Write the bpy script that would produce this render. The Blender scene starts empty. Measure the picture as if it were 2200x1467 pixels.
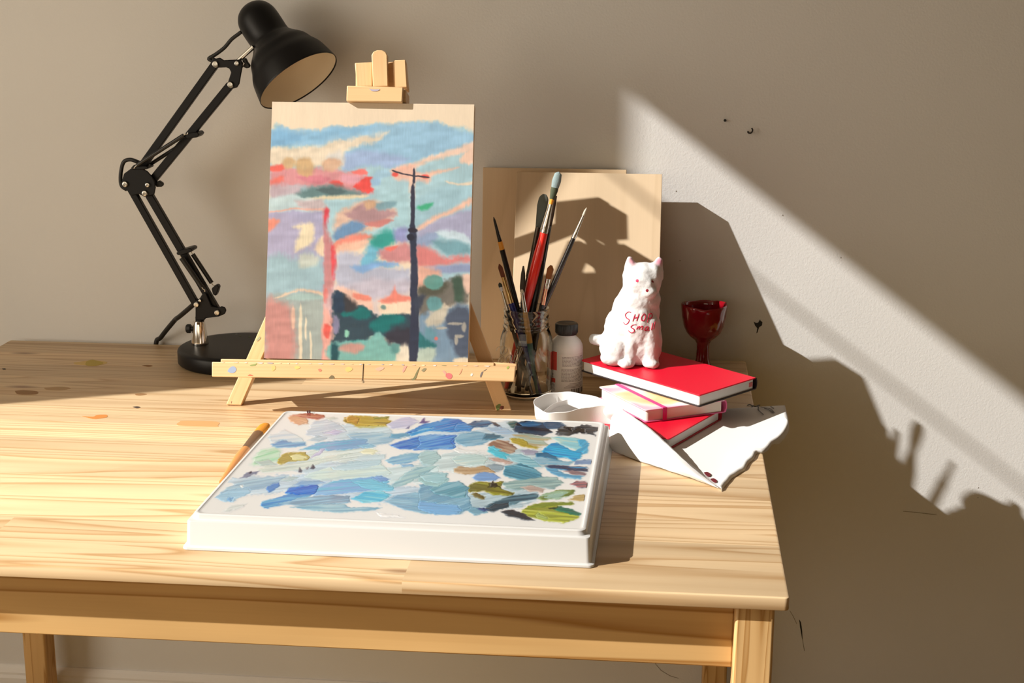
import bpy, bmesh, math, random
import numpy as np
from mathutils import Vector, Matrix
from mathutils.bvhtree import BVHTree

random.seed(7)
rng = np.random.RandomState(11)
S = bpy.context.scene
COL = S.collection

# ------------------------------------------------------------------ camera
W, H = 2200.0, 1467.0
CF, CP, CY, CR = 3294.43, 0.24315, 0.1001, 0.0034          # focal length (px), pitch, yaw, roll
CAM = Vector((0.46732, -2.35495, 1.33797))
_f = Vector((-math.sin(CY), math.cos(CY), 0)); _r = Vector((math.cos(CY), math.sin(CY), 0)); _u = Vector((0, 0, 1))
FW = _f*math.cos(CP) - _u*math.sin(CP); _u2 = _u*math.cos(CP) + _f*math.sin(CP)
RT = _r*math.cos(CR) + _u2*math.sin(CR); UP = _u2*math.cos(CR) - _r*math.sin(CR)
cd = bpy.data.cameras.new('camera'); cam = bpy.data.objects.new('camera', cd); COL.objects.link(cam)
M = Matrix((( RT.x, UP.x, -FW.x, CAM.x), (RT.y, UP.y, -FW.y, CAM.y), (RT.z, UP.z, -FW.z, CAM.z), (0, 0, 0, 1)))
cam.matrix_world = M
cd.sensor_width = 36.0; cd.lens = CF/W*36.0; cd.clip_start = 0.05; cd.clip_end = 200
S.camera = cam

# ------------------------------------------------------------------ light
S.view_settings.view_transform = 'Standard'; S.view_settings.look = 'None'
S.view_settings.exposure = 0.0; S.view_settings.gamma = 1.0; S.view_settings.use_curve_mapping = False
SUN = Vector((1.0, 0.44, -0.754)).normalized()              # the way the sunlight travels
sd = bpy.data.lights.new('sun', 'SUN'); sd.energy = 7.2; sd.angle = math.radians(0.55); sd.color = (1.0, 0.97, 0.92)
so = bpy.data.objects.new('sun', sd); COL.objects.link(so)
so.rotation_mode = 'QUATERNION'; so.rotation_quaternion = SUN.to_track_quat('-Z', 'Y'); so.location = -SUN*6 + Vector((0, 0, 1))
wd = bpy.data.worlds.new('world'); S.world = wd; wd.use_nodes = True
bg = wd.node_tree.nodes['Background']; bg.inputs[0].default_value = (1.0, 0.84, 0.62, 1); bg.inputs[1].default_value = 1.75

wl = bpy.data.lights.new('window_daylight', 'AREA'); wl.shape = 'RECTANGLE'; wl.size = 1.25; wl.size_y = 0.85; wl.energy = 16.0; wl.color = (1.0, 0.89, 0.75)
wo = bpy.data.objects.new('window_daylight', wl); COL.objects.link(wo); wo.location = (-1.55, -1.49, 1.20)      # the sky's light, in the window opening of the left wall
wo.rotation_euler = Vector((1, 0, 0)).to_track_quat('-Z', 'Y').to_euler()

# ------------------------------------------------------------------ helpers
def ray(px, py):
    return FW + RT*((px-W/2)/CF) - UP*((py-H/2)/CF)
def at(px, py, x=None, y=None, z=None):
    """the point of the place seen at a photo pixel, on a plane of known x, y or z"""
    d = ray(px, py)
    t = (z-CAM.z)/d.z if z is not None else (y-CAM.y)/d.y if y is not None else (x-CAM.x)/d.x
    return CAM + d*t
class Frame:
    """a local frame: origin, right, up, normal towards the viewer"""
    def __init__(s, o, ex, ev, en): s.o, s.ex, s.ev, s.en = Vector(o), ex.normalized(), ev.normalized(), en.normalized()
    def p(s, u, v, w=0.0): return s.o + s.ex*u + s.ev*v + s.en*w
    def uv(s, px, py, w=0.0):
        d = ray(px, py); o = s.o + s.en*w
        t = (o-CAM).dot(s.en)/d.dot(s.en); q = CAM + d*t - s.o
        return q.dot(s.ex), q.dot(s.ev)

def lin(c):
    c = [v/255.0 for v in c[:3]]
    return tuple(v/12.92 if v <= 0.04045 else ((v+0.055)/1.055)**2.4 for v in c)

def N(nt, kind, **kw):
    n = nt.nodes.new(kind)
    for k, v in kw.items(): setattr(n, k, v)
    return n
def L(nt, a, b): nt.links.new(a, b)
def mat(name, col, rough=0.5, metal=0.0, spec=0.5, trans=0.0, ior=1.45, coat=0.0, bump=None, vary=None, sheen=0.0):
    """col is linear rgb; bump = (scale, strength, distance); vary = (scale, amount)"""
    m = bpy.data.materials.new(name); m.use_nodes = True; nt = m.node_tree
    b = nt.nodes['Principled BSDF']
    b.inputs['Base Color'].default_value = (*col, 1); b.inputs['Roughness'].default_value = rough
    b.inputs['Metallic'].default_value = metal; b.inputs['Specular IOR Level'].default_value = spec
    b.inputs['Transmission Weight'].default_value = trans; b.inputs['IOR'].default_value = ior
    b.inputs['Coat Weight'].default_value = coat; b.inputs['Sheen Weight'].default_value = sheen
    tc = N(nt, 'ShaderNodeTexCoord')
    if bump:
        n = N(nt, 'ShaderNodeTexNoise'); n.inputs['Scale'].default_value = bump[0]; n.inputs['Detail'].default_value = 3
        L(nt, tc.outputs['Object'], n.inputs['Vector'])
        bp = N(nt, 'ShaderNodeBump'); bp.inputs['Strength'].default_value = bump[1]; bp.inputs['Distance'].default_value = bump[2]
        L(nt, n.outputs['Fac'], bp.inputs['Height']); L(nt, bp.outputs['Normal'], b.inputs['Normal'])
    if vary:
        n = N(nt, 'ShaderNodeTexNoise'); n.inputs['Scale'].default_value = vary[0]; n.inputs['Detail'].default_value = 4
        L(nt, tc.outputs['Object'], n.inputs['Vector'])
        r = N(nt, 'ShaderNodeMapRange'); r.inputs['From Min'].default_value = 0.3; r.inputs['From Max'].default_value = 0.7
        r.inputs['To Min'].default_value = 1-vary[1]; r.inputs['To Max'].default_value = 1+vary[1]
        L(nt, n.outputs['Fac'], r.inputs['Value'])
        mx = N(nt, 'ShaderNodeVectorMath', operation='SCALE'); mx.inputs[0].default_value = col
        L(nt, r.outputs[0], mx.inputs['Scale']); L(nt, mx.outputs[0], b.inputs['Base Color'])
    return m
def wood(name, light, dark, ring=28.0, stretch=0.035, staves=0.0, contrast=1.0, rough=0.5, fibre=0.12, knots=0.0, tone=0.10, freq=9.0):
    """timber grown along x of the 'grain' attribute; staves = width of the glued strips (0 = one board)"""
    m = bpy.data.materials.new(name); m.use_nodes = True; nt = m.node_tree
    b = nt.nodes['Principled BSDF']; b.inputs['Roughness'].default_value = rough; b.inputs['Specular IOR Level'].default_value = 0.35
    a = N(nt, 'ShaderNodeAttribute', attribute_name='grain'); vec = a.outputs['Vector']
    sep = N(nt, 'ShaderNodeSeparateXYZ'); L(nt, vec, sep.inputs[0])
    stave_rand = None
    if staves:
        dv = N(nt, 'ShaderNodeMath', operation='DIVIDE'); L(nt, sep.outputs['Y'], dv.inputs[0]); dv.inputs[1].default_value = staves
        fl = N(nt, 'ShaderNodeMath', operation='FLOOR'); L(nt, dv.outputs[0], fl.inputs[0])
        # each strip is made of lengths butted end to end
        wn0 = N(nt, 'ShaderNodeTexWhiteNoise', noise_dimensions='1D'); L(nt, fl.outputs[0], wn0.inputs['W'])
        ax = N(nt, 'ShaderNodeMath', operation='MULTIPLY_ADD'); L(nt, sep.outputs['X'], ax.inputs[0]); ax.inputs[1].default_value = 0.55; L(nt, wn0.outputs['Value'], ax.inputs[2])
        fx = N(nt, 'ShaderNodeMath', operation='FLOOR'); L(nt, ax.outputs[0], fx.inputs[0])
        cm = N(nt, 'ShaderNodeCombineXYZ'); L(nt, fl.outputs[0], cm.inputs[0]); L(nt, fx.outputs[0], cm.inputs[1])
        wn = N(nt, 'ShaderNodeTexWhiteNoise', noise_dimensions='3D'); L(nt, cm.outputs[0], wn.inputs['Vector'])
        off = N(nt, 'ShaderNodeVectorMath', operation='SCALE'); L(nt, wn.outputs['Color'], off.inputs[0]); off.inputs['Scale'].default_value = 7.0
        ad = N(nt, 'ShaderNodeVectorMath', operation='ADD'); L(nt, vec, ad.inputs[0]); L(nt, off.outputs[0], ad.inputs[1])
        vec = ad.outputs[0]; stave_rand = wn.outputs['Value']
    mp = N(nt, 'ShaderNodeVectorMath', operation='MULTIPLY'); L(nt, vec, mp.inputs[0]); mp.inputs[1].default_value = (stretch, 1, 1)
    ns = N(nt, 'ShaderNodeTexNoise'); L(nt, mp.outputs[0], ns.inputs['Vector']); ns.inputs['Scale'].default_value = ring*0.55; ns.inputs['Detail'].default_value = 1.5
    rg = N(nt, 'ShaderNodeMath', operation='MULTIPLY'); L(nt, ns.outputs['Fac'], rg.inputs[0]); rg.inputs[1].default_value = freq
    fr = N(nt, 'ShaderNodeMath', operation='FRACT'); L(nt, rg.outputs[0], fr.inputs[0])
    rp = N(nt, 'ShaderNodeValToRGB'); L(nt, fr.outputs[0], rp.inputs[0])
    e = rp.color_ramp.elements; e[0].position = 0.0; e[0].color = (0, 0, 0, 1); e[1].position = 1.0; e[1].color = (0, 0, 0, 1)
    for p_, v in ((0.40, .08), (0.72, .42), (0.88, 1.0), (0.95, .30)):
        q = e.new(p_); q.color = (v, v, v, 1)
    mf = N(nt, 'ShaderNodeVectorMath', operation='MULTIPLY'); L(nt, vec, mf.inputs[0]); mf.inputs[1].default_value = (6, 420, 420)
    nf = N(nt, 'ShaderNodeTexNoise'); L(nt, mf.outputs[0], nf.inputs['Vector']); nf.inputs['Scale'].default_value = 1.0; nf.inputs['Detail'].default_value = 2
    fac = N(nt, 'ShaderNodeMath', operation='MULTIPLY_ADD'); L(nt, nf.outputs['Fac'], fac.inputs[0]); fac.inputs[1].default_value = fibre*2
    sc = N(nt, 'ShaderNodeMath', operation='MULTIPLY_ADD'); L(nt, rp.outputs[0], sc.inputs[0]); sc.inputs[1].default_value = 0.75*contrast; sc.inputs[2].default_value = -fibre*0.6
    L(nt, sc.outputs[0], fac.inputs[2])
    cl = N(nt, 'ShaderNodeClamp'); L(nt, fac.outputs[0], cl.inputs[0])
    mx = N(nt, 'ShaderNodeMix', data_type='RGBA'); L(nt, cl.outputs[0], mx.inputs['Factor'])
    mx.inputs[6].default_value = (*light, 1); mx.inputs[7].default_value = (*dark, 1)
    out = mx.outputs[2]
    # slow change of tone along and across
    ml = N(nt, 'ShaderNodeVectorMath', operation='MULTIPLY'); L(nt, vec, ml.inputs[0]); ml.inputs[1].default_value = (3, 16, 16)
    nl = N(nt, 'ShaderNodeTexNoise'); L(nt, ml.outputs[0], nl.inputs['Vector']); nl.inputs['Scale'].default_value = 1.0
    mr = N(nt, 'ShaderNodeMapRange'); L(nt, nl.outputs['Fac'], mr.inputs['Value']); mr.inputs['From Min'].default_value = .3; mr.inputs['From Max'].default_value = .7
    mr.inputs['To Min'].default_value = 1-tone; mr.inputs['To Max'].default_value = 1+tone
    val = mr.outputs[0]
    if stave_rand is not None:
        ms = N(nt, 'ShaderNodeMapRange'); L(nt, stave_rand, ms.inputs['Value']); ms.inputs['To Min'].default_value = .86; ms.inputs['To Max'].default_value = 1.12
        mm = N(nt, 'ShaderNodeMath', operation='MULTIPLY'); L(nt, val, mm.inputs[0]); L(nt, ms.outputs[0], mm.inputs[1]); val = mm.outputs[0]
    vs = N(nt, 'ShaderNodeVectorMath', operation='SCALE'); L(nt, out, vs.inputs[0]); L(nt, val, vs.inputs['Scale']); out = vs.outputs[0]
    if knots:
        mk = N(nt, 'ShaderNodeVectorMath', operation='MULTIPLY'); L(nt, vec, mk.inputs[0]); mk.inputs[1].default_value = (4.0, 13, 13)
        vo = N(nt, 'ShaderNodeTexVoronoi'); L(nt, mk.outputs[0], vo.inputs['Vector']); vo.inputs['Scale'].default_value = 1.0
        kr = N(nt, 'ShaderNodeMapRange'); L(nt, vo.outputs['Distance'], kr.inputs['Value']); kr.inputs['From Min'].default_value = .03; kr.inputs['From Max'].default_value = .12
        kr.inputs['To Min'].default_value = knots; kr.inputs['To Max'].default_value = 0
        km = N(nt, 'ShaderNodeMix', data_type='RGBA'); L(nt, kr.outputs[0], km.inputs['Factor']); L(nt, out, km.inputs[6]); km.inputs[7].default_value = (dark[0]*.45, dark[1]*.35, dark[2]*.35, 1)
        out = km.outputs[2]
    L(nt, out, b.inputs['Base Color'])
    bp = N(nt, 'ShaderNodeBump'); bp.inputs['Strength'].default_value = 0.12; bp.inputs['Distance'].default_value = 0.0006
    L(nt, cl.outputs[0], bp.inputs['Height']); L(nt, bp.outputs['Normal'], b.inputs['Normal'])
    return m
def attr_mat(name, rough=0.5, spec=0.3, coat=0.0, bump=None):
    m = bpy.data.materials.new(name); m.use_nodes = True; nt = m.node_tree; b = nt.nodes['Principled BSDF']
    a = N(nt, 'ShaderNodeAttribute', attribute_name='paint'); L(nt, a.outputs['Color'], b.inputs['Base Color'])
    b.inputs['Roughness'].default_value = rough; b.inputs['Specular IOR Level'].default_value = spec; b.inputs['Coat Weight'].default_value = coat
    if bump:
        tc = N(nt, 'ShaderNodeTexCoord'); n = N(nt, 'ShaderNodeTexNoise'); n.inputs['Scale'].default_value = bump[0]; L(nt, tc.outputs['Object'], n.inputs['Vector'])
        bp = N(nt, 'ShaderNodeBump'); bp.inputs['Strength'].default_value = bump[1]; bp.inputs['Distance'].default_value = bump[2]
        L(nt, n.outputs['Fac'], bp.inputs['Height']); L(nt, bp.outputs['Normal'], b.inputs['Normal'])
    return m

def tag(o, label=None, cat=None, group=None, kind=None):
    if label: o['label'] = label
    if cat: o['category'] = cat
    if group: o['group'] = group
    if kind: o['kind'] = kind
    return o
def thing(name, loc, label, cat, group=None):
    o = bpy.data.objects.new(name, None); COL.objects.link(o); o.location = loc; o.empty_display_size = 0.02
    return tag(o, label, cat, group)
def origin_of(o):
    v = Vector((0, 0, 0))
    while o is not None: v += Vector(o.location); o = o.parent
    return v

class MB:
    """collects geometry in world coordinates, builds ONE mesh object"""
    def __init__(s): s.v = []; s.f = []; s.g = []
    def add(s, vs, fs, grain=None):
        k = len(s.v); s.v += [Vector(v) for v in vs]; s.f += [tuple(i+k for i in f) for f in fs]
        s.g += [Vector(g) for g in grain] if grain else [Vector(v) for v in vs]
        return s
    def obb(s, o, ex, ey, ez, sx, sy, sz):
        """a block: corner o, unit axes, sizes; grain along its longest side"""
        o = Vector(o); ex, ey, ez = ex.normalized(), ey.normalized(), ez.normalized()
        vs, gr = [], []; sz3 = (sx, sy, sz); order = sorted(range(3), key=lambda i: -sz3[i]); ro = Vector((random.uniform(0, 9), random.uniform(0, 9), random.uniform(0, 9)))
        for c in ((0,0,0),(1,0,0),(1,1,0),(0,1,0),(0,0,1),(1,0,1),(1,1,1),(0,1,1)):
            l = (c[0]*sx, c[1]*sy, c[2]*sz)
            vs.append(o + ex*l[0] + ey*l[1] + ez*l[2]); gr.append(Vector([l[i] for i in order]) + ro)
        return s.add(vs, [(0,3,2,1),(4,5,6,7),(0,1,5,4),(1,2,6,5),(2,3,7,6),(3,0,4,7)], gr)
    def box(s, a, b):
        a, b = Vector(a), Vector(b)
        return s.obb(a, Vector((1,0,0)), Vector((0,1,0)), Vector((0,0,1)), *(b-a))
    def bar(s, p, q, wid, dep, side):
        """a straight batten from p to q; wid along side, dep across"""
        p, q = Vector(p), Vector(q); d = (q-p); ln = d.length; d.normalize(); sd_ = (side - d*side.dot(d)).normalized(); n = d.cross(sd_)
        return s.obb(p - sd_*wid/2 - n*dep/2, d, sd_, n, ln, wid, dep)
    def prism(s, pts, n, depth):
        """pts: planar outline in world; extruded by n*depth"""
        pts = [Vector(p) for p in pts]; k = len(pts); e = n.normalized()*depth
        return s.add(pts + [p+e for p in pts], [tuple(range(k)), tuple(range(2*k-1, k-1, -1))] + [(i, i+k, (i+1) % k + k, (i+1) % k) for i in range(k)])
    def rings(s, rs, cap0=True, cap1=True, closed=False):
        """rs: list of rings (equal counts) skinned together"""
        n = len(rs[0]); vs = [p for r in rs for p in r]; fs = []
        m = len(rs)
        for a in range(m if closed else m-1):
            b = (a+1) % m
            for i in range(n): fs.append((a*n+i, a*n+(i+1) % n, b*n+(i+1) % n, b*n+i))
        if not closed:
            if cap0: fs.append(tuple(range(n-1, -1, -1)))
            if cap1: fs.append(tuple((m-1)*n+i for i in range(n)))
        return s.add(vs, fs)
    def tube(s, pts, r, n=12, flat=1.0, side=None, cap=True):
        """round (or flattened) tube along pts; r a number or one per point"""
        pts = [Vector(p) for p in pts]; m = len(pts); rr = r if isinstance(r, (list, tuple)) else [r]*m
        rs = []; prev = None
        for i, p in enumerate(pts):
            d = (pts[min(i+1, m-1)] - pts[max(i-1, 0)]).normalized()
            ref = side or prev or (Vector((0,0,1)) if abs(d.z) < .9 else Vector((1,0,0)))
            a = (ref - d*ref.dot(d)).normalized(); b = d.cross(a); prev = a
            rs.append([p + a*(math.cos(t)*rr[i]) + b*(math.sin(t)*rr[i]*flat) for t in (2*math.pi*k/n for k in range(n))])
        return s.rings(rs, cap, cap)
    def lathe(s, prof, o=(0,0,0), axis=Vector((0,0,1)), n=48, closed=False, wob=None):
        """prof: (distance along the axis, radius)"""
        o = Vector(o); axis = axis.normalized(); ref = Vector((1,0,0)) if abs(axis.x) < .9 else Vector((0,1,0))
        a = (ref - axis*ref.dot(axis)).normalized(); b = axis.cross(a); rs = []
        for h, r in prof:
            rs.append([o + axis*(h + (wob(t, h)[1] if wob else 0)) + (a*math.cos(t) + b*math.sin(t))*max(r, 1e-5)*(wob(t, h)[0] if wob else 1) for t in (2*math.pi*k/n for k in range(n))])
        return s.rings(rs, not closed, not closed, closed)
    def grid(s, rows):
        """rows of points"""
        m = len(rows); n = len(rows[0])
        return s.add([p for r in rows for p in r], [(a*n+i, a*n+i+1, (a+1)*n+i+1, (a+1)*n+i) for a in range(m-1) for i in range(n-1)])
    def build(s, name, material, parent=None, smooth=None, bevel=0.0, seg=2, solid=0.0, sub=0):
        o0 = origin_of(parent) if parent is not None else Vector((0,0,0))
        me = bpy.data.meshes.new(name); me.from_pydata([v-o0 for v in s.v], [], s.f); me.update()
        at_ = me.attributes.new('grain', 'FLOAT_VECTOR', 'POINT'); at_.data.foreach_set('vector', [c for g in s.g for c in g])
        bm = bmesh.new(); bm.from_mesh(me); bmesh.ops.recalc_face_normals(bm, faces=bm.faces); bm.to_mesh(me); bm.free()
        if smooth:
            me.shade_smooth()
            if smooth < 180: me.set_sharp_from_angle(angle=math.radians(smooth))
        if material: me.materials.append(material)
        o = bpy.data.objects.new(name, me); COL.objects.link(o)
        if parent is not None: o.parent = parent
        if solid:
            d = o.modifiers.new('solid', 'SOLIDIFY'); d.thickness = solid; d.offset = 0
        if bevel:
            d = o.modifiers.new('bevel', 'BEVEL'); d.width = bevel; d.segments = seg; d.limit_method = 'ANGLE'; d.angle_limit = math.radians(38); d.harden_normals = False
            if not smooth: me.shade_smooth(); me.set_sharp_from_angle(angle=math.radians(50))
        if sub:
            d = o.modifiers.new('sub', 'SUBSURF'); d.levels = sub; d.render_levels = sub
        return o
X, Y, Z = Vector((1,0,0)), Vector((0,1,0)), Vector((0,0,1))
def arc(c, r, a0, a1, n):
    return [(c[0]+r*math.cos(a0+(a1-a0)*i/n), c[1]+r*math.sin(a0+(a1-a0)*i/n)) for i in range(n+1)]
def round_rect(x0, y0, x1, y1, r, n=6):
    h = math.pi/2
    return arc((x1-r, y0+r), r, -h, 0, n) + arc((x1-r, y1-r), r, 0, h, n) + arc((x0+r, y1-r), r, h, 2*h, n) + arc((x0+r, y0+r), r, 2*h, 3*h, n)
def spline(pts, n=8):
    """Catmull-Rom through the points"""
    P_ = [Vector(p) for p in pts]; out = []
    for i in range(len(P_)-1):
        a, b, c, d = P_[max(i-1, 0)], P_[i], P_[i+1], P_[min(i+2, len(P_)-1)]
        for k in range(n):
            t = k/n; out.append(((b*2) + (c-a)*t + (a*2-b*5+c*4-d)*t*t + (b*3-a-c*3+d)*t**3)*0.5)
    return out + [P_[-1]]
# ------------------------------------------------------------------ the room
WALL = 0.02
def wall_mat(name, col, bump=True):
    m = bpy.data.materials.new(name); m.use_nodes = True; nt = m.node_tree; b = nt.nodes['Principled BSDF']
    b.inputs['Roughness'].default_value = 0.75; b.inputs['Specular IOR Level'].default_value = 0.2
    tc = N(nt, 'ShaderNodeTexCoord')
    n2 = N(nt, 'ShaderNodeTexNoise'); n2.inputs['Scale'].default_value = 3.0; L(nt, tc.outputs['Object'], n2.inputs['Vector'])
    r = N(nt, 'ShaderNodeMapRange'); L(nt, n2.outputs['Fac'], r.inputs['Value']); r.inputs['To Min'].default_value = .95; r.inputs['To Max'].default_value = 1.04
    v = N(nt, 'ShaderNodeVectorMath', operation='SCALE'); v.inputs[0].default_value = col; L(nt, r.outputs[0], v.inputs['Scale']); L(nt, v.outputs[0], b.inputs['Base Color'])
    if bump:
        n = N(nt, 'ShaderNodeTexNoise'); n.inputs['Scale'].default_value = 290; n.inputs['Detail'].default_value = 2.5; n.inputs['Distortion'].default_value = .6; L(nt, tc.outputs['Object'], n.inputs['Vector'])
        bp = N(nt, 'ShaderNodeBump'); bp.inputs['Strength'].default_value = 0.20; bp.inputs['Distance'].default_value = 0.0014
        L(nt, n.outputs['Fac'], bp.inputs['Height']); L(nt, bp.outputs['Normal'], b.inputs['Normal'])
    return m
M_wall = wall_mat('white wall paint', (0.70, 0.69, 0.67))
M_ceil = wall_mat('ceiling paint', (0.40, 0.37, 0.33), False)
M_floor = wood('floor boards', (0.34, 0.21, 0.035), (0.20, 0.11, 0.018), ring=30, staves=0.12, rough=.45)
M_trim = wall_mat('trim paint', (0.78, 0.765, 0.74), False)
XL, XR, YF, ZC = -1.53, 2.6, -3.5, 2.82
WT_, HEAD, SILL, Y1, Y0 = 0.08, 2.663, 0.75, -0.836, -2.15
def struct(mb, name, m, **k):
    o = mb.build(name, m, **k); o['kind'] = 'structure'; return o
wall_back = struct(MB().box((XL-.2, WALL, 0), (XR, WALL+.12, ZC)), 'wall_back', M_wall)
struct(MB().box((XL-.2, YF, -.1), (XR, WALL+.12, 0)), 'floor', M_floor)
struct(MB().box((XL-.2, YF, ZC), (XR, WALL+.12, ZC+.1)), 'ceiling', M_ceil)
struct(MB().box((XL-WT_, YF, 0), (XL, Y0, ZC)).box((XL-WT_, Y1, 0), (XL, WALL, ZC)).box((XL-WT_, Y0, 0), (XL, Y1, SILL)).box((XL-WT_, Y0, HEAD), (XL, Y1, ZC)), 'wall_left', M_wall)
# unseen wall added behind the camera; its brown and opening steer the fill light
FX0, FX1, FZ0, FZ1 = -1.53, 0.75, 0.85, 1.75
M_back = mat('brown light-dimming wall', (.22, .145, .06), .7)  # dark brown picked to dim and yellow the bounced light
struct(MB().box((XL, YF-.1, 0), (FX1, YF, FZ0)).box((FX1, YF-.1, 0), (XR, YF, ZC)).box((XL, YF-.1, FZ1), (FX1, YF, ZC)), 'light_shaping_wall', M_back)
struct(MB().box((XR, YF, 0), (XR+.1, WALL+.12, ZC)), 'wall_right', M_back)
# window in the left wall: casing, sill, a thin bar near the head
win = struct(MB().box((XL-.03, Y0-.05, SILL-.03), (XL+.03, Y1+.05, SILL)), 'window_1', M_trim)
struct(MB().box((XL-.09, Y0, HEAD-.128), (XL-.085, Y1, HEAD-.123)), 'window_bar', M_trim, parent=win)
bb = MB()
pr = [(WALL, 0), (WALL-.014, 0), (WALL-.014, .118), (WALL-.011, .123), (WALL-.011, .127), (WALL-.007, .134), (WALL-.003, .138), (WALL, .138)]
bb.prism([Vector((XL, y, z)) for y, z in pr], X, XR-XL)
struct(bb, 'baseboard_back', M_trim)
# marks on the wall
M_mark = mat('dark scuff', (.012, .01, .01), .6); M_crack = mat('hairline crack', (.22, .18, .13), .8)
def wallp(px, py, off=.0007): return at(px, py, y=WALL-off)
def scuff(name, pts, r, m=M_mark): return MB().tube([wallp(*p) for p in pts], r, 6, .4, side=Vector((0,0,1)) if abs(pts[0][0]-pts[-1][0]) > abs(pts[0][1]-pts[-1][1]) else X).build(name, m, wall_back, 60)
hook = MB().tube([wallp(1607, 283, .001), wallp(1607, 284, .008)] + [wallp(x, y, .008) for x, y in ((1609, 286), (1613, 286), (1616, 283), (1617, 279), (1615, 275))], .0012, 8).build('wall_hook', M_mark, None, 60)
tag(hook, 'small bent black hook screwed into the bare wall above the sunbeam', 'hook')
nail = MB().lathe([(0, .0012), (.004, .0012), (.0042, .0022), (.005, .0020)], wallp(1557.5, 258, 0), -Y, 12).build('wall_nail', M_mark, None, 40)
tag(nail, 'tiny black nail head in the bare wall beside the hook', 'nail')
scuff('scuff_mark', [(1716.5, 1331), (1719, 1336), (1720.5, 1347), (1722, 1356), (1723.5, 1372)], [.0003, .0010, .0013, .0011, .0004])
scuff('scuff_mark', [(1723.5, 1372), (1725, 1380), (1728, 1398)], .00035, M_crack)
scuff('crack_line', [(1697, 1312), (1703, 1322), (1712, 1340)], .00035, M_crack)
scuff('crack_line', [(1940, 1098), (1972, 1101), (2012, 1106)], .00035, M_crack)
scuff('crack_line', [(1405, 1422), (1420, 1440), (1440, 1452), (1458, 1457)], .00035, M_crack)
M_dim = mat('wall dimple', (.40, .38, .35), .8)
chip = MB()
def blob(mb, pts, off=.0009, dep=.0006): mb.prism([wallp(x, y, off) for x, y in pts], Y, dep)
blob(chip, [(1619, 691), (1625, 694), (1629, 693), (1633, 686), (1634, 689), (1638, 692), (1637, 699), (1631, 703), (1627, 715), (1625, 716), (1627, 705), (1622, 699)])
chip.build('paint_chip', M_mark, wall_back)
for q in ((1461, 560), (1452, 410), (1681, 462), (1806, 553), (2101, 1047), (2101, 1069)):
    MB().lathe([(0, .0011), (.0006, .0008)], wallp(q[0], q[1], 0), -Y, 8).build('dimple', M_dim, wall_back)

# ------------------------------------------------------------------ the table
ZT = 0.73; D = 0.93
PINE_L, PINE_D = (0.76, 0.56, 0.335), (0.47, 0.26, 0.10)
M_top = wood('oiled pine top', PINE_L, PINE_D, ring=22, stretch=.05, staves=.072, freq=15, contrast=1.0, rough=.42, knots=.85, tone=.10, fibre=.09)
M_pine = wood('pine frame', (0.68, 0.42, 0.17), (0.42, 0.20, 0.05), ring=42, stretch=.02, contrast=.9, rough=.45)
table = thing('table', (0, -D/2, 0), 'large pine table with paint-stained top against the wall', 'table')
t = MB()
prof = [(.0015, .716), (.0004, .7165), (0, .7175), (0, .7277), (.0007, .7292), (.0024, .73)]
def inset(ins): return round_rect(-.6+ins, -D+ins, .6-ins, -ins, max(.005-ins, .002), 4)
t.rings([[Vector((x, y, z)) for x, y in inset(i)] for i, z in prof])
t.build('tabletop', M_top, table, 35)
M_leg = wood('pine leg', (0.66, 0.42, 0.185), (0.38, 0.18, 0.045), ring=60, stretch=.05, contrast=1.1, rough=.45, freq=10, fibre=.06)
def leg(x0, y0):
    MB().obb((x0, y0, 0), X, Y, Z, .039, .042, .716).build('leg', M_leg, table, bevel=.003)
for x0 in (-.592, .548):
    for y0 in (-.920, -.060): leg(x0, y0)
M_apr = wood('pine apron', (0.64, 0.40, 0.165), (0.34, 0.15, 0.03), ring=24, stretch=.03, contrast=1.15, rough=.45, freq=7, fibre=.06)
def apron(a, b): MB().box(a, b).build('apron', M_apr, table, bevel=.0015)
apron((-.553, -.8965, .637), (.548, -.8765, .716)); apron((-.553, -.045, .637), (.548, -.025, .716))
apron((-.583, -.878, .637), (-.563, -.060, .716)); apron((.558, -.878, .637), (.578, -.060, .716))
# paint and wear marks lying on the table top
def stain(name, pts, m, h=.00025):
    c = [at(x, y, z=ZT) for x, y in pts]; pp = spline([*c, c[0]], 4)[:-1]
    MB().prism([Vector((p.x, p.y, ZT-.0002)) for p in pp], Z, h+.0002).build(name, m, table)
M_yel = mat('yellow paint smear', (.42, .30, .02), .5); M_ylt = mat('thin yellow paint', (.60, .41, .14), .6)
M_org = mat('orange paint mark', (.58, .22, .05), .6); M_pch = mat('peach paint mark', (.66, .34, .14), .6); M_brn = mat('brown stain', (.28, .15, .06), .7); M_grs = mat('grey stain', (.40, .29, .19), .7)
stain('paint_stain', [(186, 776), (196, 773), (205, 774), (222, 779), (214, 784), (200, 786), (184, 784)], M_yel)
stain('paint_stain', [(158, 779), (190, 775), (222, 776), (230, 780), (205, 785), (165, 783)], M_ylt, .00012)
stain('paint_stain', [(176, 894), (200, 895), (208, 892), (228, 891), (230, 896), (215, 899), (200, 900)], M_org)
stain('paint_stain', [(386, 906), (396, 904), (466, 906), (468, 914), (462, 917), (384, 914)], M_pch)
stain('wear_stain', [(32, 840), (50, 838), (80, 841), (76, 847), (40, 847)], M_brn)
stain('wear_stain', [(95, 833), (130, 831), (152, 834), (130, 838), (100, 837)], mat('dull stain', (.42, .27, .14), .7))
stain('wear_stain', [(290, 846), (305, 845), (316, 847), (303, 849.5), (292, 849)], M_brn)
stain('wear_stain', [(305, 785), (318, 784), (328, 786), (318, 788)], M_brn)
stain('wear_stain', [(4, 792), (10, 791.5), (13, 793), (8, 794)], mat('ink dot', (.02, .015, .01), .6))
stain('wear_stain', [(285, 874), (295, 873), (302, 875), (294, 877)], mat('ink fleck', (.06, .04, .03), .6))
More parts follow.
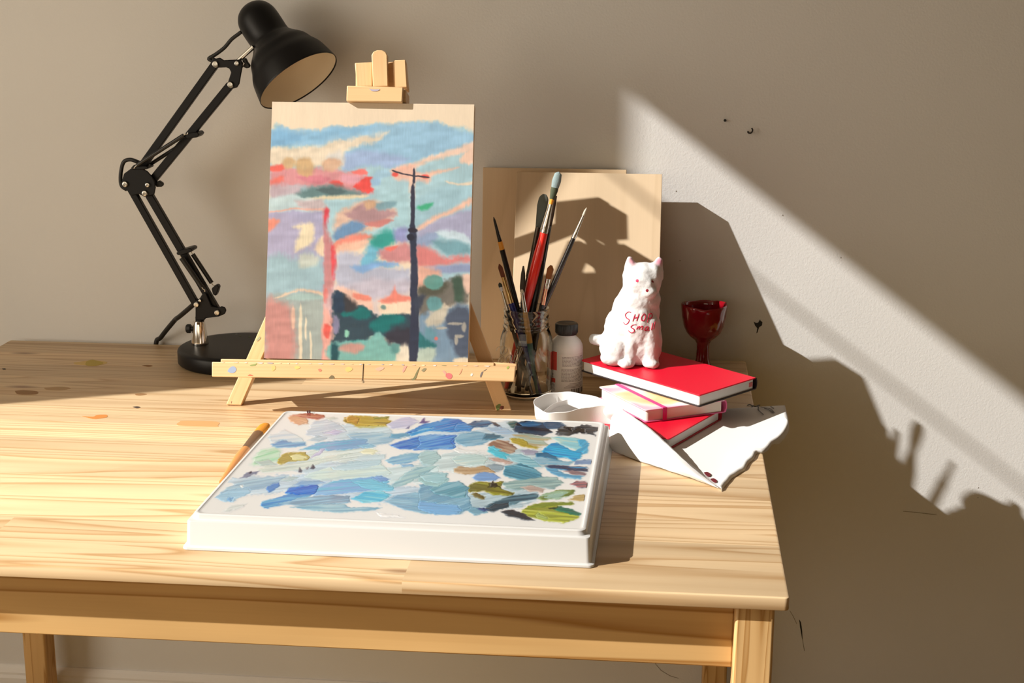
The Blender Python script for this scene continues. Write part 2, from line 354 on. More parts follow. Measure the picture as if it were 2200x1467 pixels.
# ------------------------------------------------------------------ shared materials
M_black = mat('matt black lacquer', (.005, .005, .006), .42, spec=.3)
M_blackp = mat('black plastic', (.010, .010, .010), .5)
M_chrome = mat('chrome', (.82, .80, .77), .08, 1.0)
M_screw = mat('zinc screw', (.62, .60, .55), .25, 1.0)
M_spring = mat('black spring steel', (.012, .012, .012), .3, spec=.5)
M_cream = mat('cream enamel', (.80, .72, .58), .45)

# ------------------------------------------------------------------ desk lamp
LY = -.088                                                   # the plane its arms swing in
lamp = thing('desk_lamp', (-.19, -.09, ZT), 'black jointed desk lamp with a round heavy base and bell shade', 'lamp')
BC = Vector((-.19, -.09, ZT)); BR = .0925
MB().lathe([(0, BR-.004), (.002, BR-.001), (.0035, BR), (.020, BR), (.0225, BR-.0012), (.0242, BR-.004), (.0247, BR-.012), (.0248, 0.0001)], BC, Z, 96).build('base', M_black, lamp, 40)
def lp(px, py, dy=0.0): return at(px, py, y=LY+dy)
PM = (lp(501, 300)-lp(500, 300)).length                        # metres per photo pixel in that plane
for q in ((508, 718), (516, 722), (536, 724)):
    c_ = at(q[0], q[1], z=ZT+.0248); MB().lathe([(0, .0022), (.0005, .0016)], c_, Z, 8).build('paint_fleck', mat('dried green paint', (.10, .12, .05), .6) if q[0] > 510 else mat('dried grey paint', (.2, .2, .18), .6), lamp)
S0 = at(430, 739, z=ZT+.0248); S0.y = LY; S0.z = ZT+.0248; S1z = lp(430, 689).z - S0.z
sock = MB().lathe([(0, 18.5*PM), (.001, 19*PM), (.004, 18.6*PM), (S1z*.8, 14*PM), (S1z*.97, 12.6*PM), (S1z, 11.6*PM)], S0, Z, 40).build('stem_socket', M_chrome, lamp, 40)
kn = MB().lathe([(0, 5*PM), (8*PM, 5*PM), (8.01*PM, 9*PM), (9*PM, 10*PM), (16*PM, 10*PM), (18*PM, 8.5*PM)], lp(418, 706), -X, 10).build('clamp_knob', M_blackp, lamp)
def plate(name, pts, y0, dep, m=M_black):                     # a flat bracket in the lamp's plane
    o = MB().prism([lp(x, y, y0) for x, y in pts], Y, dep).build(name, m, lamp, bevel=.0012)
    return o
def c7(x, y): return (360+x/6.38, 520+y/6.38)
def c6(x, y): return (240+x/7.335, 320+y/7.335)
def c8(x, y): return (420+x/6.1125, y/6.1125)
low = [c7(380, 1072), c7(380, 890), c7(362, 850), c7(372, 815), c7(400, 800), c7(440, 770), c7(470, 720), c7(520, 690), c7(600, 880), c7(690, 900), c7(740, 880), c7(785, 895), c7(803, 935), c7(785, 985), c7(700, 1022), c7(520, 1045), c7(505, 1072)]
for y0 in (-.011, .008): plate('lower_bracket', low, y0, .003)
MB().lathe([(0, 9*PM), (.010, 9*PM)], lp(429, 690)+Vector((0, 0, -.003)), Z, 20).build('stem', M_black, lamp, 40)
elb = [c6(190, 390), c6(300, 310), c6(400, 285), c6(500, 320), c6(560, 350), c6(640, 440), c6(680, 520), c6(690, 610), c6(670, 715), c6(600, 740), c6(520, 760), c6(430, 712), c6(310, 740), c6(240, 660), c6(165, 610), c6(140, 560), c6(165, 480)]
for y0 in (-.012, .009): plate('elbow_bracket', elb, y0, .003)
head = [c8(200, 830), c8(225, 745), c8(260, 770), c8(320, 758), c8(370, 790), c8(540, 782), c8(600, 790), c8(620, 850), c8(600, 960), c8(575, 1100), c8(545, 1150), c8(490, 1165), c8(440, 1150), c8(415, 1105), c8(450, 1000), c8(465, 950), c8(440, 900), c8(400, 885), c8(300, 890), c8(235, 885)]
for y0 in (-.010, .007): plate('head_bracket', head, y0, .003)
def arm(name, p, q, wpx, y0=0.0, dep=.010):
    MB().bar(lp(*p, y0), lp(*q, y0), wpx*PM, dep, Vector((0, 0, 1)).cross(Y)).build(name, M_black, lamp, bevel=.0012)
arm('upper_arm', c8(262, 843), c6(330, 480), 16.5); arm('upper_arm', c8(462, 1112), c6(640, 500), 16.5)
arm('lower_arm', c6(290, 600), c7(398, 858), 14.5); arm('lower_arm', c6(575, 690), c7(690, 960), 16.5)
def screw(p, r=5.4, y0=-.0125):
    MB().lathe([(0, r*PM), (.0016, r*PM), (.003, r*.8*PM), (.0032, r*.45*PM), (.0024, r*.4*PM), (.0024, 1e-5)], lp(*p, y0), -Y, 20).build('screw', M_screw, lamp, 40)
for p in (c6(215, 553), c6(568, 565), c6(523, 697)): screw(p, 6.6 if p[1] != c6(0, 565)[1] else 5.2)
for p in (c7(398, 855), c7(680, 965)): screw(p, 6.2)
screw(c7(448, 800), 3.4); screw(c8(262, 843), 7.0, -.0105); screw(c8(545, 832), 5.4, -.0105); screw(c8(460, 1113), 6.8, -.0105)
def spring(name, p, q, rpx, y0, coil=True):
    a, b = lp(*p, y0), lp(*q, y0); m = 60; d = (b-a).normalized(); ln = (b-a).length
    rr = [rpx*PM*(1.0 if i % 2 else .88) for i in range(m+1)]
    mb = MB().tube([a + d*ln*i/m for i in range(m+1)], rr, 12)
    o = mb.build(name, M_spring, lamp, 60)
    for e, s_ in ((a, -1), (b, 1)):
        MB().tube(spline([e, e+d*s_*5*PM, e+d*s_*8*PM+d.cross(Y)*2*PM, e+d*s_*11*PM], 4), 1.0*PM, 8).build('spring_hook', M_screw, lamp, 60)
def c1(x, y): return (200+x/3.493, y/3.493)
spring('spring', c1(680, 1015), c1(330, 1240), 4.6, -.015); spring('spring', c1(660, 1085), c1(425, 1235), 4.4, .013)
spring('spring', c7(345, 165), c7(605, 560), 5.2, .012); spring('spring', c7(190, 215), c7(470, 620), 5.8, -.013)
plate('spring_collar', [c1(670, 1015), c1(700, 1000), c1(780, 990), c1(797, 1010), c1(780, 1032), c1(700, 1040)], -.014, .028)
plate('spring_collar', [c7(115, 150), c7(160, 120), c7(300, 80), c7(335, 95), c7(335, 130), c7(180, 185), c7(130, 175)], -.014, .028)
plate('spring_post', [c7(600, 640), c7(650, 590), c7(685, 590), c7(702, 620), c7(685, 680), c7(660, 740), c7(620, 720)], -.006, .012)
plate('spring_post', c6 and [c6(300, 300), c6(340, 255), c6(540, 270), c6(575, 290), c6(560, 320), c6(480, 330), c6(330, 330)], -.014, .028)
plate('wing_nut', [c6(670, 540), c6(700, 520), c6(740, 500), c6(800, 540), c6(803, 570), c6(785, 598), c6(700, 600)], -.004, .008, M_blackp)
plate('wing_nut', [c8(610, 770), c8(655, 765), c8(680, 820), c8(712, 860), c8(700, 890), c8(670, 900), c8(625, 880)], -.004, .008, M_blackp)
MB().tube([lp(*c8(545, 810)), lp(*c8(760, 615))], 5*PM, 14).build('head_tube', M_chrome, lamp, 40)
MB().tube([lp(*c8(575, 910), -.004), lp(*c8(640, 820), -.004)], 4*PM, 12).build('head_bolt', M_chrome, lamp, 40)
# shade: bell with a domed cap, turned about its own axis, mouth down to the lower right
SA = Vector((-.585, .30, .75)).normalized(); SC = lp(641.5, 173.5)
k = PM/6.1125
outp = [(0, 562), (10, 562), (137, 540), (260, 510), (368, 455), (465, 415), (542, 350), (604, 300), (650, 272), (720, 264), (800, 266), (947, 266), (1040, 252), (1120, 212), (1170, 160), (1200, 100), (1213, 40), (1215, .1)]
outp = [(a_*k, b_*k) for a_, b_ in outp]
sm = [(p.x, p.y) for p in spline([Vector((a_, b_, 0)) for a_, b_ in outp], 4)]
shade = MB().lathe([(a_, max(b_, 1e-5)) for a_, b_ in sm], SC, SA, 72)
shade.f = [f for f in shade.f if len(f) == 4 or f[0] != 71]; shade = shade.build('shade', M_black, lamp, 180)
inn = [(.0012, 553*k)] + [(a_, b_-.0022) for a_, b_ in sm if .004 < a_ < 700*k] + [(706*k, 200*k), (708*k, 1e-5)]
ib = MB().lathe(inn, SC, SA, 72); ib.f = [f for f in ib.f if len(f) == 4 or f[0] != 71]
ib.build('shade_lining', M_cream, shade, 60)
MB().rings([[SC + SA*h + (SA.cross(Y).normalized()*math.cos(t)+SA.cross(SA.cross(Y).normalized())*math.sin(t))*r for t in (2*math.pi*i/72 for i in range(72))] for h, r in ((.0012, 553*k), (-.0006, 556*k), (-.0006, 563*k), (.0012, 564*k))], False, False).build('shade_rim', M_black, shade, 60)
blb = MB().lathe([(.045, 1e-5), (.047, .010), (.053, .018), (.062, .021), (.072, .018), (.082, .013), (.096, .012)], SC, SA, 32).build('light_bulb', mat('frosted bulb glass', (.85, .83, .8), .3), lamp, 60)
MB().tube(spline([lp(*c8(600, 420)), lp(*c8(560, 450)), lp(*c8(470, 520)), lp(*c8(380, 625)), lp(*c8(270, 710)), lp(*c8(175, 770)), lp(*c8(215, 800)), lp(*c8(240, 850))], 6), 3.9*PM, 12).build('cable', M_blackp, lamp, 180)
MB().tube(spline([lp(*c6(470, 230), .006), lp(*c6(400, 200)), lp(*c6(290, 167)), lp(*c6(190, 205)), lp(*c6(148, 350)), lp(*c6(140, 500)), lp(*c6(165, 590)), lp(*c6(240, 640))], 6), 4.2*PM, 12).build('cable', M_blackp, lamp, 180)
E0 = Vector((at(333, 735, y=.008).x, .008, .731))
MB().tube(spline([lp(*c7(410, 800), .004), lp(*c7(355, 855), .01), lp(*c7(270, 930), .025), lp(*c7(150, 1030), .05), E0+Vector((.045, -.03, .045)), E0+Vector((.012, -.003, .010)), E0+Vector((0, .002, -.01)), E0+Vector((-.004, .002, -.12)), E0+Vector((0, .002, -.5))], 8), 5.4*PM, 12).build('cord', M_blackp, lamp, 180)

# ------------------------------------------------------------------ table easel
YAW = math.radians(3.0); LEAN = math.radians(17.0)
EX = Vector((math.cos(YAW), math.sin(YAW), 0)); EYV = Vector((-math.sin(YAW), math.cos(YAW), 0))
EV = EYV*math.sin(LEAN) + Z*math.cos(LEAN); EN = Z*math.sin(LEAN) - EYV*math.cos(LEAN)
EF = Frame((.0615, -.325, ZT), EX, EV, EN)
M_beech = wood('varnished beech', (.72, .475, .25), (.58, .36, .17), ring=60, stretch=.02, contrast=.5, rough=.4, fibre=.2, tone=.05)
easel = thing('table_easel', EF.o, 'small beech table easel with a paint-spattered tray holding the painting', 'easel')
WT = .066                                                   # tray front lies this far before the legs
PW_ = .045                                                  # and the painting's face this far
def ep(px, py, w): u, v = EF.uv(px, py, w); return EF.p(u, v, w)
def lath(name, pxs, w, dep, m=M_beech, bev=.0012):            # board drawn by its front outline, thickness dep behind it
    return MB_board([ep(x, y, w) for x, y in pxs], -EN, dep, name, m, bev)
def MB_board(pts, n, dep, name, m, bev):
    mb = MB().prism(pts, n, dep); d = (pts[1]-pts[0]); d2 = (pts[2]-pts[1]); a_ = (d if d.length > d2.length else d2).normalized(); b_ = n.normalized().cross(a_)
    ro = random.uniform(0, 9); mb.g = [Vector(((v-pts[0]).dot(a_)+ro, (v-pts[0]).dot(b_)+ro, (v-pts[0]).dot(n.normalized()))) for v in mb.v]
    return mb.build(name, m, easel, bevel=bev)
# legs run from the feet up to the head
def eleg(foot, top):
    (f0, f1), (t0, t1) = foot, top
    return lath('leg', [f0, f1, t1, t0], 0, .014)
l1 = eleg(((485.5, 869), (518, 871)), ((776, 215), (806, 215))); l2 = eleg(((1066, 883), (1101, 886)), ((816, 215), (846, 216)))
M_rub = mat('reddish rubber foot', (.20, .055, .03), .6)
for c_, lg in (((500, 872), l1), ((1078, 887), l2)):
    p_ = ep(*c_, -.007); p_.z = ZT; MB().lathe([(0, .0052), (.003, .0058), (.006, .005)], p_, Z, 16).build('rubber_foot', M_rub, lg, 40)
# spatters of dried paint on the easel
def dab(name, pxs, w, col, par=None, smooth_=True):
    pp = [ep(x, y, w) for x, y in pxs]; pp = spline([*pp, pp[0]], 3)[:-1] if smooth_ else pp
    MB().prism([p-EN*.0002 for p in pp], EN, .0004).build(name, mat('dried paint', tuple(.78*a_+.22*b_ for a_, b_ in zip(lin(col), (.72, .475, .25))), .5), par or easel)
# tray: ledge, front board with a lengthwise seam, end strip
f0 = [(455, 777), (1108, 786), (1105, 820), (455, 809)]
tray = lath('tray', f0, WT, .010); 
lath('tray_ledge', [(474, 771), (1062, 778.5), (1062, 788), (474, 780)], WT-.0105, .056)
lath('tray_end', [(1060, 778), (1110, 781), (1110, 795), (1062, 790)], WT-.012, .010)
MB().tube([ep(780.5, 781, WT+.0003), ep(779, 816, WT+.0003)], .0004, 6).build('seam', M_mark, tray)
MB().tube([ep(779, 816, WT), ep(781, 822, WT-.002)], .0016, 8).build('tray_screw', M_screw, easel, 60)
sp = [([(491, 793), (496, 788), (503, 787), (508, 793), (504, 800), (496, 801), (489, 798)], (120, 160, 205)), ([(537, 784), (546, 782), (552, 780), (548, 785), (538, 786)], (110, 150, 80)),
      ([(532, 807), (537, 804), (544, 807)], (205, 60, 45)), ([(706, 812), (712, 806), (717, 808), (718, 813), (710, 814)], (50, 60, 40)), ([(683, 793), (688, 792), (691, 796), (686, 798)], (235, 110, 95)),
      ([(882, 813), (888, 812), (895, 798), (902, 788), (898, 800), (893, 814), (886, 817)], (75, 95, 60)), ([(957, 808), (959, 803), (965, 801), (971, 805), (970, 812), (963, 814)], (240, 80, 105)),
      ([(950, 797), (955, 796), (960, 803), (957, 805)], (240, 150, 140)), ([(1031, 808), (1034, 800), (1038, 798), (1036, 804), (1033, 811)], (45, 70, 95)), ([(1038, 797), (1046, 792), (1042, 796)], (60, 75, 80)),
      ([(864, 797), (868, 787), (874, 786), (870, 795), (866, 800)], (240, 150, 140)), ([(1088, 790), (1092, 786), (1094, 789), (1090, 793)], (130, 160, 60)), ([(1010, 806), (1013, 802), (1016, 803), (1014, 808)], (225, 225, 225)),
      ([(986, 805), (990, 795), (993, 792), (990, 801)], (235, 150, 120)), ([(583, 786), (590, 785), (592, 792), (585, 797)], (205, 185, 110)), ([(744, 789), (752, 788), (758, 793), (748, 799), (742, 795)], (205, 190, 110)), ([(805, 793), (815, 788), (826, 790), (815, 797)], (225, 170, 150)),
      ([(905, 795), (911, 791), (916, 792), (910, 799)], (110, 115, 90)), ([(632, 788), (640, 786), (645, 790), (636, 793)], (215, 195, 110))]
for p_, c_ in sp: dab('paint_spatter', p_, WT+.0001, c_, tray)
for i in range(26):                                          # smears along the tray's top edge
    x_ = 480+i*22.5+random.uniform(-6, 6); y_ = 777.6+(x_-455)*9/653; w_ = random.uniform(5, 15); h_ = random.uniform(.8, 2.2)
    dab('paint_streak', [(x_, y_), (x_+w_*.5, y_-.4+w_*.007), (x_+w_, y_+w_*.014), (x_+w_*.8, y_+h_), (x_+w_*.3, y_+h_*.8)], WT+.0002, random.choice([(205, 210, 225), (240, 228, 190), (236, 218, 222), (150, 165, 190), (140, 150, 110), (235, 200, 190), (225, 215, 205)]), tray)
dab('paint_spatter', [(1065, 872), (1071, 868), (1076, 869), (1073, 878), (1068, 883)], .0003, (30, 110, 25), l2)
dab('paint_spatter', [(551, 730), (557, 723), (560, 726), (553, 733)], .0003, (130, 150, 120), l1)
# head: mast, block and the sliding clamp bar above the painting
mast = lath('mast', [(801, 186), (798, 118), (802, 111), (810, 107.5), (820, 107.5), (828, 111), (832, 118), (834, 186)], .012, .012)
lath('head_block', [(766, 186), (762, 135), (799, 133), (800, 186)], .006, .016)
lath('head_block', [(846, 188), (844, 131), (848, 129), (871, 128), (875, 188)], .006, .016)
lath('head_plate', [(764, 200), (764, 137), (872, 131), (878, 195)], -.0105, .012)
clamp = lath('clamp_bar', [(745, 184), (866, 187), (864, 219.5), (744, 217)], PW_+.009, .010)
lath('clamp_base', [(748, 190), (872, 192), (872, 220), (748, 218)], PW_-.0015, PW_-.0015)
dab('paint_spatter', [(793, 190), (800, 192), (816, 192), (808, 196), (798, 195)], PW_+.0093, (150, 155, 190), clamp)
# rear leg
MB().bar(EF.p(.0, .45, -.022), Vector((.055, -.06, ZT+.002)), .022, .012, X).build('rear_leg', M_beech, easel, bevel=.0012)
# ------------------------------------------------------------------ painting tools
def vnoise(x, y, seed=0):
    r = np.random.RandomState(seed).rand(256, 256).astype(np.float32)
    xi = np.floor(x).astype(int); yi = np.floor(y).astype(int); fx = x-xi; fy = y-yi; fx = fx*fx*(3-2*fx); fy = fy*fy*(3-2*fy)
    a = r[xi % 256, yi % 256]; b = r[(xi+1) % 256, yi % 256]; c = r[xi % 256, (yi+1) % 256]; d = r[(xi+1) % 256, (yi+1) % 256]
    return (a*(1-fx)+b*fx)*(1-fy) + (c*(1-fx)+d*fx)*fy
def sdf(px, py, poly):
    n = len(poly); d = np.full(px.shape, 1e18); ins = np.zeros(px.shape, bool)
    for i in range(n):
        ax, ay = poly[i]; bx, by = poly[(i+1) % n]; ex, ey = bx-ax, by-ay; wx, wy = px-ax, py-ay
        t = np.clip((wx*ex+wy*ey)/(ex*ex+ey*ey+1e-12), 0, 1)
        d = np.minimum(d, (wx-ex*t)**2+(wy-ey*t)**2)
        c = ((ay <= py) & (by > py)) | ((by <= py) & (ay > py))
        with np.errstate(divide='ignore', invalid='ignore'): ins ^= c & (px < ax + (py-ay)*ex/(ey if ey else 1e-12))
    d = np.sqrt(d); return np.where(ins, -d, d)
def line_poly(pts, w0, w1=None):
    """a brush line as an outline"""
    w1 = w0 if w1 is None else w1; a, b = [], []; n = len(pts)
    for i, p in enumerate(pts):
        q0, q1 = pts[max(i-1, 0)], pts[min(i+1, n-1)]; dx, dy = q1[0]-q0[0], q1[1]-q0[1]; l_ = math.hypot(dx, dy) or 1
        w = (w0+(w1-w0)*i/max(n-1, 1))/2; a.append((p[0]-dy/l_*w, p[1]+dx/l_*w)); b.append((p[0]+dy/l_*w, p[1]-dx/l_*w))
    return a + b[::-1]
def blob_poly(cx, cy, rx, ry, n=12, rot=0.0):
    return [(cx+rx*math.cos(t)*math.cos(rot)-ry*math.sin(t)*math.sin(rot), cy+rx*math.cos(t)*math.sin(rot)+ry*math.sin(t)*math.cos(rot)) for t in (2*math.pi*i/n for i in range(n))]

def rounded(poly):
    n = len(poly); out = []
    for i in range(n):
        a, b, c, d = (np.array(poly[(i+k) % n], float) for k in (-1, 0, 1, 2))
        out.append(tuple(b)); out.append(tuple((b*9+c*9-a-d)/16))
    return out
# ------------------------------------------------------------------ the painting on the easel
PW = PW_                                                   # its face lies this far before the easel's legs
c = [EF.uv(585, 218.5, PW), EF.uv(1020.5, 224.5, PW), EF.uv(1003.5, 779.5, PW), EF.uv(567, 776.5, PW)]
c[2], c[3] = (c[2][0], .0652), (c[3][0], .0648)            # it stands on the tray ledge
cu = sum(p[0] for p in c)/4; cv = sum(p[1] for p in c)/4
pw = ((c[1][0]-c[0][0])+(c[2][0]-c[3][0]))/2; ph = ((c[0][1]-c[3][1])+(c[1][1]-c[2][1]))/2
rollp = ((c[1][1]-c[0][1])+(c[2][1]-c[3][1]))/2/pw; shear = ((c[0][0]-c[3][0])+(c[1][0]-c[2][0]))/2/ph
print('painting', round(pw, 4), round(ph, 4), 'roll', round(rollp, 4), 'shear', round(shear, 4))
rl = (rollp - shear)/2
PX = (EX*math.cos(rl) + EV*math.sin(rl)); PV = (EV*math.cos(rl) - EX*math.sin(rl))
PF = Frame(EF.p(cu, cv, PW), PX, PV, EN)
M_birch = wood('birch ply', (.74, .58, .40), (.62, .46, .30), ring=22, stretch=.12, contrast=.5, rough=.5, fibre=.12, tone=.04)
painting = thing('painting', PF.p(0, -ph/2, -.012), 'unfinished painting of clouds and a telegraph pole standing on the easel tray', 'painting')
MB().obb(PF.p(-pw/2, -ph/2, -.0225), PX, PV, EN, pw, ph, .0222).build('wooden_panel', M_birch, painting, bevel=.0007)
GW, GH = 480, 610
uu, vv = np.meshgrid(np.linspace(0, 1, GW), np.linspace(0, 1, GH))         # v downwards
sx = 585 - 18*vv + 436*uu; sy = 218 + 6.5*uu*(1-vv) + 3*uu*vv + 558*vv      # photo coordinates of the design
grain_ = vnoise(sx/1.5, sy/26, 3)*.5 + vnoise(sx/3.1, sy/9, 4)*.25 + vnoise(sx/.95, sy/8, 6)*.25
img = np.ones((GH, GW, 3))*np.array([248, 226, 194]); img *= (0.97+.05*vnoise(sx/40+vnoise(sx/60, sy/60, 8)*3, sy/260, 5))[..., None]
def S3(*p): return [(540+x/3.667, 80+y/3.667) for x, y in p]
def S4(*p): return [(540+x/3.188, 430+y/3.188) for x, y in p]
def stroke(poly, col, soft=3.0, wob=4.0, op=.95, dry=.5):
    global img
    wx = (vnoise(sx/6, sy/6, 21)-.5)*.9*wob + (vnoise(sx/30, sy/30, 22)-.5)*2*wob; wy = (vnoise(sx/6, sy/6, 23)-.5)*.9*wob + (vnoise(sx/30, sy/30, 24)-.5)*2*wob
    xs = [p[0] for p in poly]; ys = [p[1] for p in poly]; mg = soft*2+wob*3
    k_ = (sx > min(xs)-mg) & (sx < max(xs)+mg) & (sy > min(ys)-mg) & (sy < max(ys)+mg)
    d = sdf((sx+wx)[k_], (sy+wy)[k_], poly); a = np.clip(.5 - d/(2*soft), 0, 1); a = a*a*(3-2*a)
    g = grain_[k_]; edge = 4*a*(1-a); a = np.clip(a + (g-.5)*edge*dry*1.6, 0, 1)*op*(1-.10*dry*np.clip((.42-g)*6, 0, 1))
    tone = 1+(vnoise(sx[k_]/22+sy[k_]/40, sy[k_]/9, 31)-.5)*.11 + (g-.5)*.05
    img[k_] = img[k_]*(1-a[:, None]) + np.array(col)*tone[:, None]*a[:, None]
def A(poly, col, soft=3.0, wob=4.0, op=.95, dry=.3):
    if len(poly) < 14: poly = rounded(poly)
    xs = [p[0] for p in poly]; ys = [p[1] for p in poly]; m_ = min(max(xs)-min(xs), max(ys)-min(ys))
    stroke(poly, col, min(soft, .18*m_+.8), min(wob, .10*m_+.6), op, dry)
# sky
A(S3((160, 745), (250, 715), (420, 738), (850, 705), (1050, 688), (1280, 680), (1480, 665), (1560, 700), (1780, 775), (1780, 1480), (600, 1480), (150, 1300)), (172, 207, 214), 6, 5)
A(S3((160, 745), (250, 715), (420, 738), (850, 705), (1050, 688), (1280, 680), (1480, 665), (1560, 700), (1780, 775), (1780, 850), (1600, 905), (1400, 960), (1250, 995), (1100, 1018), (900, 1030), (735, 1050), (725, 930), (820, 880), (600, 850), (300, 865), (155, 885)), (158, 197, 220), 7, 5)
A(S3((155, 750), (280, 745), (420, 775), (370, 830), (155, 880)), (132, 180, 212), 8, 5)
A(S3((450, 745), (850, 715), (1000, 700), (860, 760), (600, 800), (420, 830)), (146, 192, 220), 9, 5)
A(S3((740, 930), (1000, 900), (1250, 960), (1100, 1015), (900, 1030), (735, 1045)), (168, 188, 220), 10, 5)
A(S3((150, 890), (320, 885), (600, 835), (900, 790), (1090, 745), (1020, 800), (880, 860), (760, 905), (735, 1010), (600, 1010), (150, 1010)), (240, 220, 190), 7, 6)
A(S3((600, 930), (700, 890), (735, 930), (730, 1000), (620, 980)), (215, 212, 205), 8, 5, .8)
# warm cloud
A(S3((145, 1035), (250, 1005), (350, 1060), (520, 1020), (640, 1050), (760, 1060), (910, 1060), (905, 1110), (960, 1110), (950, 1235), (890, 1252), (760, 1225), (600, 1190), (430, 1180), (300, 1190), (150, 1290)), (226, 150, 150), 6, 5)
A(S3((140, 1020), (250, 1005), (260, 1045), (200, 1065), (145, 1060)), (240, 105, 90), 5, 4); A(S3((150, 1150), (240, 1095), (250, 1140), (150, 1190)), (238, 120, 105), 5, 4)
A(S3((620, 1150), (700, 1140), (735, 1180), (690, 1195)), (240, 85, 78), 4, 4); A(S3((815, 1175), (880, 1140), (955, 1108), (945, 1180), (955, 1228), (880, 1225)), (242, 82, 74), 3.5, 4)
A(S3((790, 1062), (905, 1056), (915, 1095), (830, 1085)), (240, 120, 110), 4, 4); A(S3((740, 1080), (860, 1110), (850, 1160), (720, 1140)), (228, 165, 175), 7, 5)
A(S3((360, 1110), (560, 1090), (640, 1140), (480, 1160)), (214, 130, 140), 8, 5)
for q in ((300, 1005, 58, 48, (216, 178, 128)), (430, 1030, 72, 78, (208, 170, 120)), (640, 1010, 82, 60, (220, 176, 142))): A(S3(*blob_poly(*q[:4])), q[4], 5, 5, .9)
A(S3((150, 1180), (300, 1180), (400, 1190), (380, 1290), (150, 1310)), (200, 180, 184), 8, 6)
A(S3((360, 1250), (480, 1180), (640, 1165), (780, 1195), (900, 1235), (700, 1258), (520, 1265), (370, 1290)), (104, 134, 132), 7, 5); A(S3((520, 1205), (640, 1190), (760, 1220), (640, 1245)), (84, 104, 104), 7, 4)
A(S3((220, 1290), (400, 1280), (620, 1250), (900, 1245), (880, 1270), (600, 1280), (420, 1310)), (236, 216, 176), 4, 4)
# peach streaks and birds of light on the right
A(S3(*line_poly([(1095, 1050), (1280, 1005), (1500, 950), (1640, 890), (1770, 860)], 20, 60)), (250, 212, 186), 5, 4)
A(S3((1650, 930), (1770, 880), (1770, 1000), (1660, 1005)), (250, 208, 180), 5, 4)
A(S3(*line_poly([(1390, 1095), (1500, 1060), (1630, 1038)], 30, 8)), (248, 196, 168), 4, 3); A(S3(*line_poly([(1540, 1135), (1640, 1165), (1760, 1150)], 12, 22)), (250, 222, 190), 4, 3)
A(S3((1100, 1030), (1290, 995), (1300, 1060), (1420, 1090), (1410, 1140), (1300, 1150), (1150, 1140), (1110, 1100)), (248, 190, 165), 7, 5, .9)
A(S3(*blob_poly(1135, 1085, 26, 20)), (238, 90, 80), 4, 2); A(S3(*blob_poly(1375, 1102, 32, 16)), (238, 90, 80), 4, 2)
A(S3((990, 1060), (1080, 1045), (1100, 1100), (960, 1120)), (170, 205, 222), 6, 4); A(S3((945, 1130), (1010, 1110), (1020, 1160), (960, 1175)), (160, 196, 222), 5, 3)
A(S3(*line_poly([(1268, 1130), (1262, 1470)], 44)), (246, 200, 172), 5, 3, .85)
# block on the left
A(S4((100, 80), (500, 68), (505, 640), (100, 700)), (178, 172, 198), 5, 4); A(S4((100, 0), (300, -20), (490, 0), (500, 66), (110, 88)), (198, 218, 216), 5, 4); A(S4((300, 20), (490, -5), (500, 66), (380, 70)), (206, 186, 184), 7, 4)
A(S4(*line_poly([(110, 92), (300, 70), (500, 66)], 10)), (240, 180, 160), 3, 3)
A(S4((90, 420), (300, 400), (505, 420), (500, 650), (90, 700)), (166, 196, 200), 16, 8); A(S4((110, 140), (190, 150), (160, 200), (110, 235)), (246, 150, 122), 5, 4)
A(S4((290, 185), (350, 165), (420, 165), (430, 240), (405, 330), (340, 350), (300, 360), (305, 290), (335, 210)), (240, 222, 182), 6, 4); A(S4((330, 390), (460, 400), (450, 460), (330, 480)), (216, 212, 188), 10, 6, .7); A(S4((440, 330), (495, 260), (500, 400), (450, 370)), (242, 214, 176), 6, 4)
A(S4((90, 690), (300, 660), (505, 680), (510, 1120), (90, 1120)), (164, 174, 166), 6, 4); A(S4((85, 700), (200, 730), (260, 760), (300, 900), (300, 1120), (85, 1120)), (206, 142, 132), 12, 6)
A(S4(*line_poly([(180, 685), (330, 630), (480, 655)], 10, 18)), (242, 204, 170), 4, 3); A(S4((240, 690), (330, 650), (480, 670), (470, 690), (300, 700)), (170, 194, 186), 6, 3)
for x_, y0_, w_ in ((335, 760, 18), (338, 900, 12), (405, 930, 12), (285, 760, 22), (372, 830, 12)): A(S4(*line_poly([(x_, y0_), (x_+2, y0_+130 if x_ in (285, 372) else 1095)], w_)), (240, 222, 190) if x_ != 285 else (236, 190, 164), 3, 3, .9)
# red post
A(S4((495, 72), (540, 68), (548, 200), (585, 390), (572, 545), (560, 700), (548, 1110), (485, 1110), (500, 700), (500, 400)), (206, 136, 134), 4, 3)
A(S4((505, 75), (535, 75), (535, 190), (505, 200)), (218, 70, 82), 4, 3); A(S4((545, 140), (575, 150), (578, 300), (545, 250)), (246, 170, 144), 5, 3); A(S4((548, 300), (582, 340), (575, 545), (550, 520)), (232, 84, 88), 5, 3)
A(S4((498, 690), (540, 700), (548, 1100), (488, 1100)), (240, 176, 158), 6, 4); A(S4((500, 860), (540, 880), (530, 960), (500, 940)), (232, 96, 84), 5, 4); A(S4((510, 620), (530, 640), (520, 720), (495, 700)), (236, 120, 108), 5, 3)
